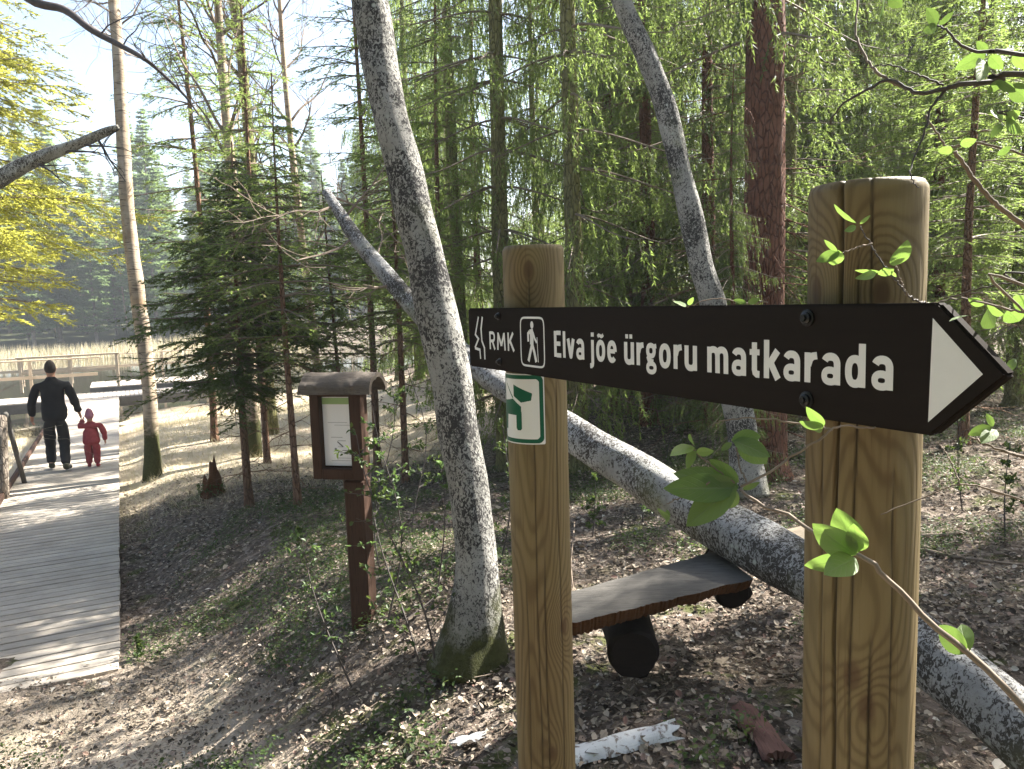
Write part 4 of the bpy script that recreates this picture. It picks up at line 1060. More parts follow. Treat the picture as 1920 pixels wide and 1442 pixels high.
# dry meadow grass and reeds
mb = MB()
def km(x, y): v, w = VW(x, y); return (w > 10.8+rng.normal(size=x.shape)*.7) & (w < 26.3) & (v < 5) & (v > -9) & ~((v > -1.85) & (v < -.2)) & (np.abs(x) < y*.75+1)
x, y = scatter(170000, -16, 3, 8, 27, km); k = len(x)
d = rng.normal(size=(k, 3))*.55+[0, 0, .75]; mb.spikes(np.stack([x, y, hgt(x, y)-.01], 1), d, rng.uniform(.06, .22, k), .006)
struct(mb.obj("dry_grass", M['grass_dry']), 'stuff')
mb = MB(); n = 26000; v_ = rng.uniform(-75, 14, n); w2 = np.where(rng.uniform(size=n) < .75, rng.uniform(61.5, 69, n), rng.uniform(27.5, 30, n)); x, y = XY(v_, w2)
kk = ~((w2 < 40) & (v_ < 2.5)); x, y, w2 = x[kk], y[kk], w2[kk]; k = len(x)
mb.spikes(np.stack([x, y, np.maximum(hgt(x, y), -1.75)-.02], 1), rng.normal(size=(k, 3))*.15+[0, 0, 1], rng.uniform(.5, 1.3, k), np.where(w2 > 50, .05, .015))
struct(mb.obj("reeds", M['grass_dry']), 'stuff')

# ------------------------------------------------------------------ bench of split log, wood scraps, stump, sticks
def quadlog(name, label, cat, corners, thick, mat, matedge, rough=.006, seed=0):
    """plank from 4 world top corners (a->b long near edge, d->c far edge)"""
    A, B, C, D = [np.asarray(q_, float) for q_ in corners]; n = 120; m_ = 10; rg = np.random.default_rng(seed)
    root = thing(name, label, cat, tuple((A+C)/2-np.array([0, 0, thick]))); o_ = np.array(root.location)
    top = []; 
    for i in range(n+1):
        s_ = i/n
        for j in range(m_+1):
            t_ = j/m_; p = (A*(1-s_)+B*s_)*(1-t_)+(D*(1-s_)+C*s_)*t_
            e = rough*(1.5*noise.noise(Vector((s_*8, j*.2, seed)))+1.3*noise.noise(Vector((s_*70, j*.2, seed))))
            if j == 0: p = p+(A-D)/np.linalg.norm(A-D)*e*2.2
            p = p+np.array([0, 0, rough*.35*math.sin(s_*31+j*1.7)]); top.append(p-o_)
    v = np.array(top); mb = MB()
    ii = np.arange(n)[:, None]; jj = np.arange(m_)[None]
    mb.add(v, np.stack([ii*(m_+1)+jj, (ii+1)*(m_+1)+jj, (ii+1)*(m_+1)+jj+1, ii*(m_+1)+jj+1], -1).reshape(-1, 4))
    tp = mb.obj("top_face", mat, root, False)
    # rounded underside
    mb = MB(); v = []; K = 12
    for i in range(n+1):
        s_ = i/n; a_ = top[i*(m_+1)]; b2 = top[i*(m_+1)+m_]
        for j in range(K+1):
            ph = j/K; dz = thick*(math.sin(math.pi*ph)**.45)*(1+.28*noise.noise(Vector((s_*7, j*.8, seed)))+.16*noise.noise(Vector((s_*70, j*.9, seed+4))))
            v.append(a_*(1-ph)+b2*ph-np.array([0, 0, dz if 0 < j < K else .0012]))
    qd = [(i*(K+1)+j, i*(K+1)+j+1, (i+1)*(K+1)+j+1, (i+1)*(K+1)+j) for i in range(n) for j in range(K)]
    base = len(v); 
    ends = []
    for i in (0, n):
        c2 = (top[i*(m_+1)]+top[i*(m_+1)+m_])/2-np.array([0, 0, .002]); v.append(c2); ends.append(i)
    tri = [(base+e_, i*(K+1)+j, i*(K+1)+j+1) for e_, i in enumerate(ends) for j in range(K)]
    mb.add(v, qd, tri); mb.obj("underside", matedge, root)
    return root
ca, cb_, cc_, cdd = P(1035, 1178, 2.72), P(1412, 1082, 3.12), P(1345, 1030, 3.48), P(1030, 1128, 3.02)
zc = np.mean([ca[2], cb_[2], cc_[2], cdd[2]])
for q_ in (ca, cb_, cc_, cdd): q_[2] = q_[2]*.35+zc*.65
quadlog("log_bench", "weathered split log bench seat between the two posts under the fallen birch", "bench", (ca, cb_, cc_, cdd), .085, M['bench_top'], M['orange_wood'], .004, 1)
def short_log(name, label, p0, p1, r_, mat, endmat, seed=0, cat="log"):
    p0, p1 = np.asarray(p0, float), np.asarray(p1, float); root = thing(name, label, cat, tuple((p0+p1)/2)); o_ = np.array(root.location)
    mb = MB(); s_ = np.linspace(0, 1, 14)[:, None]; trunk_mesh(mb, p0+(p1-p0)*s_-o_, np.full(14, r_), 24, seed, .12); mb.obj("bark", mat, root, True)
    ax = (p1-p0)/np.linalg.norm(p1-p0)
    for e_, q_ in ((-1, p0), (1, p1)):
        mb = MB(); mb.tube([q_-o_+ax*e_*.0015, q_-o_+ax*e_*.005], [r_*.93, r_*.90], 24); mb.obj("cut_end", endmat, root)
    return root
b1a = P(1188, 1228, 2.93)
b1b = b1a+np.array([.02, .40, -.02]); 
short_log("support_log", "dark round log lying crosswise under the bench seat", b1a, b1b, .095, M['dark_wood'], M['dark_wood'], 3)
b2a = P(1375, 1112, 3.36)
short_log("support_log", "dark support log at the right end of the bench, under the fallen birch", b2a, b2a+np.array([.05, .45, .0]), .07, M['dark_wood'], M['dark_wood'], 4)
ca, cb_, cc_, cdd = P(1330, 1040, 3.75), P(1560, 985, 4.1), P(1540, 955, 4.45), P(1330, 1005, 4.1)
quadlog("split_plank", "pale freshly cut plank end showing left of the nearest post behind the fallen birch", "plank", (P(1395, 1040, 3.75), P(1560, 1000, 3.95), P(1545, 975, 4.15), P(1400, 1012, 3.95)), .05, M['pale_wood'], M['pale_wood'], .004, 2)
# curved piece of birch bark
def shell(name, label, p0, p1, r_, arc, mat, cat, thick=.006, roll=0., seed=1):
    p0, p1 = np.asarray(p0, float), np.asarray(p1, float); root_o = np.array([*(p0+p1)[:2]/2, min(p0[2], p1[2])])
    ax = (p1-p0); L_ = np.linalg.norm(ax); ax /= L_; sd = np.cross(ax, [0, 0, 1.0]); sd /= np.linalg.norm(sd); u_ = np.cross(sd, ax)
    n, m_ = 26, 14; V = []
    for k, rr_ in ((0, r_), (1, r_-thick)):
        for i in range(n+1):
            s_ = i/n; ex = .03*math.sin(s_*3)
            for j in range(m_+1):
                a_ = (j/m_-.5)*arc*(1-.25*abs(math.sin(s_*5+seed))*(1 if j < m_/2 else .3))+roll
                jag = (.02*math.sin(j*1.9+seed) if i == 0 else (.025*math.sin(j*1.3+seed*2) if i == n else 0))*(.25 if thick > .02 else 1)
                V.append(p0+ax*(L_*s_+jag)+(sd*math.sin(a_)+u_*math.cos(a_))*rr_*(1+.06*math.sin(s_*11+j*.6))-u_*r_*math.cos(arc/2)-root_o)
    mb = MB(); q_ = (n+1)*(m_+1); ii = np.arange(n)[:, None]; jj = np.arange(m_)[None]
    Q = np.stack([ii*(m_+1)+jj, (ii+1)*(m_+1)+jj, (ii+1)*(m_+1)+jj+1, ii*(m_+1)+jj+1], -1).reshape(-1, 4)
    e = []
    for i in range(n): e += [(i*(m_+1), (i+1)*(m_+1), q_+(i+1)*(m_+1), q_+i*(m_+1)), (i*(m_+1)+m_, (i+1)*(m_+1)+m_, q_+(i+1)*(m_+1)+m_, q_+i*(m_+1)+m_)]
    for j in range(m_): e += [(j, j+1, q_+j+1, q_+j), (n*(m_+1)+j, n*(m_+1)+j+1, q_+n*(m_+1)+j+1, q_+n*(m_+1)+j)]
    mb.add(V, np.vstack([Q, Q[:, ::-1]+q_, e])); o = mb.obj(name, mat, None); o.location = root_o; return tag(o, label, cat)
t = NT("peeled_birch_bark"); oc = t.coord(); st_ = t.noise(t.coord('Object', (4, 4, 4)), 8, 5, .65, .5)
M['peel'] = t.done(t.bsdf(t.mix(t.ramp(st_, [(.52, 0.0), (.62, 1.0)]), t.mix(t.noise(oc, 12, 3), (.42, .44, .45), (.62, .62, .60)), (.16, .13, .11)), .7, t.bump(st_, .5, .006), .3))
pa, ta = ground_hit(1070, 1432); pb, tb = ground_hit(1262, 1386)
shell("bark_piece", "curled piece of white birch bark lying on the leaves right of the farther post", np.array(pa)+[0, 0, .015], np.array(pb)+[0, 0, .02], .055, 2.4, M['peel'], "bark", .007)
pa, _ = ground_hit(1462, 1440); pb, _ = ground_hit(1392, 1345)
shell("wood_chunk", "reddish rotten chunk of wood on the leaves left of the nearest post's foot", np.array(pa)+[0, 0, .02], np.array(pb)+[0, 0, .02], .062, 2.2, M['rot_wood'], "wood chunk", .03, 0, 3)
pa, _ = ground_hit(905, 1392); pb, _ = ground_hit(880, 1405)
shell("bark_piece", "small pale bark scrap on the leaves left of the farther post's foot", np.array(pa)+[0, 0, .015], np.array(pb)+[-.05, 0, .02], .04, 2.0, M['peel'], "bark", .005, .2, 5)

def stick(label, pix, r_, lift=.012, forks=()):
    pts = []
    for (a_, b2, *e_) in pix:
        q_, t_ = ground_hit(a_, b2); pts.append(np.array(q_)+[0, 0, lift+(e_[0] if e_ else 0)])
    root = tag(MB_obj := None or thing_mesh("stick", pts, r_, forks), label, "stick"); return root
def thing_mesh(name, pts, r_, forks):
    o_ = pts[0].copy(); mb = MB(); sp = smooth_path(np.array(pts)-o_, 24); mb.tube(sp, np.linspace(r_, r_*.45, 24), 7, wob=.1)
    for (k, dx, dy, dz, l_) in forks:
        d_ = np.array([dx, dy, dz]); mb.tube([sp[k], sp[k]+d_*l_*.5+[0, 0, .01], sp[k]+d_*l_], [r_*.6, r_*.5, r_*.25], 6)
    o = mb.obj(name, M['twig'], None, True); o.location = o_; return o
stick("forked grey stick leaning at the foot of the big leaning trunk", [(935, 1216, .05), (880, 1240, .04), (835, 1265, .03), (795, 1285)], .011, .02, [(6, -.1, -.9, -.25, .14)])
stick("long thin curved stick along the bottom left of the farther post", [(655, 1403), (720, 1420), (800, 1425), (860, 1438), (940, 1441)], .007)
stick("long pale stick on the ground right of the nearest post", [(1725, 1013), (1790, 1008), (1850, 990), (1918, 985)], .018, .02)
stick("second pale stick lying lower on the sunny litter by the right edge", [(1735, 1040), (1800, 1052), (1918, 1068)], .014, .02)
stick("thin stick propped at the left end of the bench", [(1078, 1010, .1), (1072, 1090, .06), (1084, 1170, .03)], .005, .02)
# broken stump
sp_, t_ = ground_hit(397, 928)
stm = thing("stump", "jagged rotten stump right of the slim birch", "stump", sp_)
mb = MB(); n = 22; V = []; rgs = np.random.default_rng(8); jag = rgs.uniform(.12, .34, n); jag[4:8] += .22
for k, fz in enumerate((-.15, 0, .3, .65, 1.0)):
    for j in range(n):
        a_ = 2*math.pi*j/n; rr_ = (.17 if k < 2 else .12)*(1+.12*math.sin(3*a_)+.08*math.sin(7*a_)); z_ = -.1 if k == 0 else jag[j]*fz
        if k == 4: rr_ *= .72
        V.append((rr_*math.cos(a_), rr_*math.sin(a_), z_))
V.append((0, 0, .1)); mb.add(V, [(i*n+j, i*n+(j+1) % n, (i+1)*n+(j+1) % n, (i+1)*n+j) for i in range(4) for j in range(n)], [(4*n+j, 4*n+(j+1) % n, 5*n) for j in range(n)])
mb.obj("rotten_wood", M['orange_wood'], stm)
mb = MB(); k = 260; a_ = rng.uniform(0, 6.28, k); h_ = rng.uniform(0, .16, k); rr_ = .16
mb.leaves(np.stack([np.cos(a_)*rr_, np.sin(a_)*rr_, h_], 1), rng.normal(size=(k, 3)), np.stack([np.cos(a_), np.sin(a_), np.ones(k)], 1), .03, .02); mb.obj("moss", M['leaf_low'], stm)["kind"] = "stuff"

# ------------------------------------------------------------------ saplings of the undergrowth
def sapling(label, px_, py_, Ht, seed, lean=(0, 0), leafs=1.0, leaf=.028, mat='leaf_low', nb=9, name="sapling"):
    rg = np.random.default_rng(seed); b_, t_ = ground_hit(px_, py_); root = thing(name, label, "sapling", b_)
    n = 14; zz = np.linspace(-.03, Ht, n); px2 = lean[0]*zz+.05*np.sin(zz*4+seed)*Ht; py2 = lean[1]*zz+.05*np.cos(zz*3+seed)*Ht
    pts = np.stack([px2, py2, zz], 1); st = MB(); st.tube(pts, np.linspace(.006, .0018, n), 5, cap=False); lv = MB()
    LP = []; LD = []
    for k in range(nb):
        i = rg.integers(3, n); a_ = rg.uniform(0, 6.28); L_ = rg.uniform(.15, .42)*Ht*.6*(1.3-i/n)
        d_ = np.array([math.cos(a_), math.sin(a_), rg.uniform(.0, .7)]); q_ = [pts[i]]
        for s_ in range(5): d_ = d_+rg.normal(size=3)*.15; d_ /= np.linalg.norm(d_); q_.append(q_[-1]+d_*L_/5)
        st.tube(q_, np.linspace(.0028, .0012, 6), 3, cap=False)
        for s_ in range(1, 6):
            for _ in range(rg.poisson(2.0*leafs)): LP.append(q_[s_]+rg.normal(size=3)*.004); LD.append(d_*.4+rg.normal(size=3)*.7)
    st.obj("stem", M['twig_dark'], root)
    if LP:
        LP = np.array(LP); k = len(LP); L_ = leaf*rg.uniform(.6, 1.3, k); lv.leaves(LP, np.array(LD), np.tile([0, 0, 1.0], (k, 1))+rg.normal(size=(k, 3))*.4, L_, L_*.6); lv.obj("leaves", M[mat], root)
    return root
SAP = [("leafy sapling just right of the notice board post", 735, 1175, 1.25, (0.02, 0), 1.6), ("tall thin sapling crossing in front of the ground left of the big trunk", 805, 1290, 1.15, (-.20, .1), .8),
 ("sapling with sparse leaves leaning towards the notice board", 770, 1270, 1.0, (-.12, .1), 1.1), ("low sapling left of the notice board post", 655, 1290, .75, (-.25, .1), .6),
 ("green sapling close behind the notice board post", 720, 1060, 1.3, (.05, 0), 1.8), ("fresh green sapling left of the big trunk at sticker height", 790, 1010, 1.4, (.0, 0), 1.5),
 ("bushy sapling at the foot of the big leaning trunk", 828, 1130, .8, (.0, 0), 1.8), ("sapling behind the farther post's left edge", 935, 1060, 1.0, (.1, 0), 1.2),
 ("sapling among green plants left of the bench", 1105, 1010, .5, (.1, 0), 2.2), ("small sapling behind the bench seat", 1200, 985, .55, (0, 0), 2.0),
 ("low bush right of the nearest post by the pale sticks", 1800, 960, .7, (0, 0), 1.8), ("sunlit little bush at the right edge", 1890, 1010, .6, (0, 0), 2.2),
 ("sapling in the dim wood below the sign centre", 1260, 860, 1.2, (0, 0), 1.2), ("seedling beside the path near the boardwalk corner", 260, 1235, .16, (0, 0), 2.2),
 ("low seedling on the bank left of the notice board", 560, 1060, .3, (0, 0), 2.2)]
for i, (lab, a_, b2, h_, ln, lf) in enumerate(SAP): sapling(lab, a_, b2, h_, 100+i, ln, lf, mat='leaf_low' if i % 3 else 'leaf_fresh', nb=int(8+8*h_))

t = NT("veined_fresh_leaf"); av = t.sep(t.attr('lv', 'Vector'))
rib = t.ramp(av[1], [(.03, 1.0), (.10, 0.0)])
sv2 = t.math('FRACT', t.math('SUBTRACT', t.math('MULTIPLY', av[0], 7.0), t.math('MULTIPLY', av[1], 2.2)))
sv2 = t.ramp(t.math('ABSOLUTE', t.math('SUBTRACT', sv2, .5)), [(.0, .7), (.11, 0.0)])
vn = t.math('MAXIMUM', rib, sv2)
oi = t.n.new("ShaderNodeObjectInfo").outputs['Random']
c = t.mix(oi, (.115, .185, .065), (.17, .235, .095)); c = t.mix(t.noise(t.coord('Object'), 60, 3), c, t.mix(1.0, c, (.7, .75, .7), 'MULTIPLY'))
c = t.mix(t.math('MULTIPLY', vn, .55), c, (.20, .25, .13))
b_ = t.bsdf(c, .5, t.bump(vn, .5, .0008), .3); tr = t.n.new("ShaderNodeBsdfTranslucent"); t.put(tr.inputs[0], t.mix(t.math('MULTIPLY', vn, .4), (.20, .32, .06), (.10, .18, .03)))
mx = t.n.new("ShaderNodeMixShader"); mx.inputs[0].default_value = .42; t.link(b_, mx.inputs[1]); t.link(tr.outputs[0], mx.inputs[2]); M['leaf_vein'] = t.done(mx.outputs[0])
# ------------------------------------------------------------------ leafy shrub reaching in from the right, close to the lens
sx, sy = 1.25, .95
sh = thing("leafy_shrub", "leafy shrub reaching in from the right with fresh green leaves before the nearest post", "shrub", (sx, sy, float(hgt(sx, sy))))
so_ = np.array(sh.location)
mb = MB()
stems = [smooth_path([(sx, sy, -.05), (sx+.02, sy-.02, .5), (sx-.03, sy, 1.1), (sx+.04, sy+.03, 1.7), (sx+.02, sy+.0, 2.3)], 30), smooth_path([(sx+.05, sy, -.05), (sx+.0, sy-.2, .3), (sx-.05, sy-.35, .7), (sx-.1, sy-.4, 1.1)], 24)]
for s_ in stems: mb.tube(s_-so_, np.linspace(.014, .006, len(s_)), 8)
mb.obj("stem", M['twig_dark'], sh, True)
rl2 = np.random.default_rng(77)
def near_stem(p): return min((q_ for s_ in stems for q_ in s_[4:]), key=lambda q_: np.linalg.norm(q_-p))
def branch(pix, r0_, r1_, mat='twig', root=True, n=34):
    pts = [P(*q_) for q_ in pix]
    if root: pts = [near_stem(pts[0])]+pts
    sp = smooth_path(pts, n); sp = sp+rl2.normal(size=sp.shape)*.0006; mb = MB(); mb.tube(sp-so_, np.linspace(r0_, r1_, n), 7, cap=True); return mb.obj("branch", M[mat], sh, True)
def big_leaf(mb, p, tip, L=None, wid=.5, nrm=None, curl=.14, fold=.10):
    """detailed leaf from base p to tip"""
    p = np.asarray(p, float); tip = np.asarray(tip, float); ax = tip-p; L_ = np.linalg.norm(ax); ax /= L_
    nrm = np.asarray(nrm if nrm is not None else (CAM-p)/np.linalg.norm(CAM-p)+rl2.normal(size=3)*.38, float)
    sd = np.cross(ax, nrm); sd /= np.linalg.norm(sd); u_ = np.cross(sd, ax); n = 9; m_ = 6; V = []
    for i in range(n+1):
        s_ = i/n; hw = L_*wid*.5*(math.sin(math.pi*s_**.85)**.75 if 0 < s_ < 1 else 0.02)
        for j in range(m_+1):
            q_ = (j/m_-.5)*2; V.append(p+ax*L_*s_+sd*hw*q_+u_*(fold*abs(q_)*hw*1.2-curl*L_*(s_-.4)**2+.03*hw*math.sin(s_*16+abs(q_)*3)))
    ii = np.arange(n)[:, None]; jj = np.arange(m_)[None]
    mb.add(np.array(V)-so_, np.stack([ii*(m_+1)+jj, (ii+1)*(m_+1)+jj, (ii+1)*(m_+1)+jj+1, ii*(m_+1)+jj+1], -1).reshape(-1, 4))
def cluster(D, leaves, par=None):
    """leaves: (base px,py, tip px,py, width)"""
    for (a_, b2, c2, d2_, wd) in leaves:
        mb = MB(); p = P(a_, b2, D); q_ = P(c2, d2_, D+rl2.uniform(-.03, .03)); big_leaf(mb, p, q_, wid=wd)
        o = mb.obj("leaf", M['leaf_vein'], sh, True)
        at = o.data.attributes.new('lv', 'FLOAT_VECTOR', 'POINT')
        at.data.foreach_set('vector', np.array([(i/9, abs((j/6-.5)*2), 0) for i in range(10) for j in range(7)], np.float32).ravel())
br = branch([(2330, 1600, .80), (2130, 1540, .66), (2010, 1430, .62), (1920, 1330, .62), (1830, 1235, .64), (1750, 1172, .65), (1690, 1112, .66), (1645, 1068, .66), (1612, 1042, .67), (1530, 1003, .70), (1481, 967, .73), (1425, 945, .76), (1388, 920, .78)], .0038, .0014)
cluster(.66, [(1608, 1038, 1568, 955, .62), (1606, 1042, 1525, 985, .50), (1600, 1048, 1508, 1062, .42), (1606, 1046, 1548, 1075, .5), (1612, 1035, 1600, 985, .5)])
cluster(.64, [(1812, 1225, 1758, 1172, .62), (1815, 1222, 1800, 1168, .5)])
cluster(.79, [(1385, 915, 1245, 915, .40), (1385, 912, 1262, 885, .40), (1380, 910, 1285, 985, .52), (1385, 905, 1330, 862, .5), (1378, 918, 1365, 955, .5), (1392, 918, 1425, 905, .4), (1380, 905, 1300, 900, .35)])
branch([(1640, 803, .80), (1610, 800, .79), (1570, 800, .78), (1540, 822, .78), (1500, 846, .79), (1450, 880, .79), (1390, 912, .78)], .0009, .0014, root=False)
branch([(1560, 806, .78), (1520, 798, .79), (1440, 786, .80), (1370, 785, .81), (1335, 798, .82)], .0012, .0006, root=False)
cluster(.78, [(1545, 800, 1512, 765, .35), (1545, 802, 1500, 792, .35), (1540, 800, 1520, 805, .4)])
branch([(1400, 905, .79), (1385, 870, .80), (1380, 835, .80)], .0010, .0007, root=False)
cluster(.80, [(1372, 825, 1428, 818, .55), (1375, 825, 1445, 855, .5), (1385, 822, 1440, 872, .45), (1372, 830, 1352, 845, .5)])
cluster(.80, [(1300, 835, 1258, 852, .35), (1302, 838, 1288, 880, .4), (1305, 848, 1338, 846, .5), (1300, 835, 1292, 815, .3), (1255, 968, 1232, 958, .6), (1256, 965, 1245, 975, .5)])
branch([(1378, 905, .79), (1330, 870, .80), (1300, 840, .80), (1296, 812, .80)], .0009, .0005, root=False)
branch([(1330, 905, .79), (1280, 930, .80), (1250, 945, .80)], .0009, .0005, root=False)
# twigs over the post top
branch([(1745, 571, .84), (1725, 566, .81), (1700, 552, .79), (1680, 525, .78)], .0010, .0009, 'twig_dark', False)
branch([(1680, 525, .78), (1652, 490, .78), (1630, 455, .78), (1613, 425, .78)], .0010, .0006, 'twig_dark', False)
branch([(1700, 552, .79), (1690, 530, .785), (1680, 500, .78)], .0010, .0008, 'twig', False)
branch([(1634, 457, .78), (1605, 465, .78), (1578, 475, .78)], .0009, .0005, 'twig', False)
cluster(.77, [(1605, 420, 1562, 385, .45), (1606, 425, 1584, 433, .4), (1612, 420, 1632, 404, .3), (1575, 472, 1530, 490, .5), (1572, 470, 1562, 500, .5), (1570, 472, 1545, 450, .3)])
cluster(.77, [(1676, 500, 1703, 452, .55), (1676, 505, 1645, 515, .5), (1650, 510, 1602, 508, .22), (1645, 512, 1606, 522, .25), (1672, 508, 1680, 520, .6)])
# upper right twigs
branch([(1960, 140, .85), (1880, 152, .86), (1800, 158, .86), (1770, 168, .87), (1726, 175, .87), (1700, 165, .88), (1662, 150, .89), (1620, 172, .90), (1575, 200, .91), (1555, 232, .92)], .0036, .0010, 'twig_dark')
branch([(1700, 165, .88), (1650, 140, .90), (1625, 110, .92), (1605, 60, .94), (1610, -20, .96)], .0020, .0012, 'twig', False)
branch([(1774, 168, .87), (1745, 205, .87), (1735, 245, .87), (1712, 300, .87), (1708, 330, .86), (1722, 352, .86)], .0016, .0006, 'twig_dark', False)
branch([(1770, 160, .87), (1720, 140, .88), (1670, 122, .90), (1620, 128, .91)], .0013, .0006, 'twig_dark', False)
branch([(1960, 105, .80), (1900, 95, .80), (1845, 97, .81), (1800, 85, .81), (1775, 55, .81), (1757, 48, .82)], .0026, .0010, 'twig_dark')
branch([(1735, 215, .88), (1765, 262, .88), (1780, 275, .88), (1830, 268, .87), (1900, 285, .86), (1980, 310, .85)], .0012, .0014, 'twig', False)
branch([(1790, 285, 1.0), (1830, 340, 1.0), (1870, 385, 1.0), (1930, 430, 1.0)], .0025, .0035, 'twig', False)
cluster(.80, [(1757, 48, 1738, 15, .5), (1757, 50, 1732, 58, .55), (1760, 46, 1790, 22, .5), (1660, -5, 1652, 22, .6), (1668, -8, 1690, 12, .5)])
cluster(.84, [(1850, 100, 1832, 78, .5), (1848, 102, 1790, 130, .5), (1855, 105, 1880, 130, .6), (1845, 110, 1835, 150, .4), (1880, 150, 1850, 175, .5), (1870, 155, 1905, 172, .5), (1900, 100, 1925, 130, .6), (1895, 160, 1925, 190, .6)])
cluster(.84, [(1880, 225, 1858, 205, .5), (1885, 225, 1912, 210, .55), (1885, 228, 1915, 248, .4), (1880, 230, 1858, 258, .4), (1870, 290, 1898, 275, .5), (1800, 272, 1830, 262, .5), (1782, 275, 1762, 290, .5)])
branch([(1960, 215, .84), (1920, 222, .84), (1880, 226, .84)], .0012, .0007, 'twig_dark')
branch([(1980, 560, .72), (1920, 585, .74), (1860, 572, .76), (1800, 560, .8), (1740, 572, .85)], .0016, .0007, 'twig', True)
branch([(1980, 520, .85), (1900, 530, .9), (1840, 540, .95), (1770, 560, 1.0)], .0014, .0007, 'twig_dark', True)
cluster(.78, [(1845, 572, 1815, 560, .6), (1850, 575, 1880, 590, .55), (1850, 578, 1862, 612, .6), (1890, 582, 1912, 605, .6), (1900, 575, 1925, 560, .6), (1820, 590, 1780, 600, .4)])
cluster(.82, [(1860, 800, 1815, 815, .5), (1862, 800, 1850, 775, .5), (1868, 805, 1840, 830, .5), (1888, 695, 1906, 672, .5)])
branch([(1990, 880, .80), (1930, 862, .80), (1860, 838, .82), (1820, 820, .84)], .0018, .0010)
branch([(1990, 960, .84), (1880, 925, .84), (1800, 908, .84), (1730, 935, .85), (1650, 965, .86)], .0014, .0006)
branch([(1800, 908, .84), (1780, 860, .86), (1760, 830, .88)], .0009, .0005, root=False)
cluster(.95, [(1285, 575, 1262, 562, .5), (1290, 572, 1300, 558, .4), (1400, 568, 1375, 562, .4), (1402, 568, 1425, 560, .5)])
branch([(1440, 566, .96), (1400, 568, .96), (1340, 560, .96), (1285, 575, .96), (1260, 560, .97)], .0008, .0005, root=False)

# ------------------------------------------------------------------ people on the boardwalk
def skin_mesh(name, nodes, edges, mat, loc, rz, sub=2, root=0):
    """nodes: (x,y,z,r[,ry]); one continuous skinned surface"""
    me = bpy.data.meshes.new(name+"_cage"); me.from_pydata([n[:3] for n in nodes], edges, [])
    o = bpy.data.objects.new(name+"_cage", me); COL.objects.link(o)
    md = o.modifiers.new("Skin", 'SKIN'); md.use_smooth_shade = True; md.branch_smoothing = .6
    sv_ = me.skin_vertices[0].data
    for i, n in enumerate(nodes): sv_[i].radius = (n[3], n[4] if len(n) > 4 else n[3]); sv_[i].use_root = (i == root)
    ms = o.modifiers.new("Sub", 'SUBSURF'); ms.levels = sub; ms.render_levels = sub
    dg = bpy.context.evaluated_depsgraph_get(); ev = o.evaluated_get(dg); nm = bpy.data.meshes.new_from_object(ev)
    bpy.data.objects.remove(o); bpy.data.meshes.remove(me); nm.name = name; nm.materials.clear(); nm.materials.append(mat)
    for p in nm.polygons: p.use_smooth = True
    return nm
def cloth(name, c, var=.5, sc=9):
    t = NT(name); n = t.noise(t.coord(), sc, 4, .6); return t.done(t.bsdf(t.mix(t.math('MULTIPLY', n, var), c, tuple(min(1, x*2.2+.01) for x in c)), .85, t.bump(n, .6, .02), .2))
M['skin'] = flat("skin", (.34, .19, .13), .6); M['hair'] = flat("dark_hair", (.025, .018, .014), .8)
M['jacket'] = cloth("black_jacket", (.010, .010, .012)); M['trousers'] = cloth("dark_trousers", (.013, .013, .014)); M['shoe'] = flat("olive_shoes", (.05, .05, .03), .7)
M['suit'] = cloth("red_snowsuit", (.17, .032, .038), .9, 10); M['cap'] = cloth("pink_hat", (.26, .12, .17), .4, 14); M['boots'] = cloth("red_boots", (.24, .03, .04), .3)
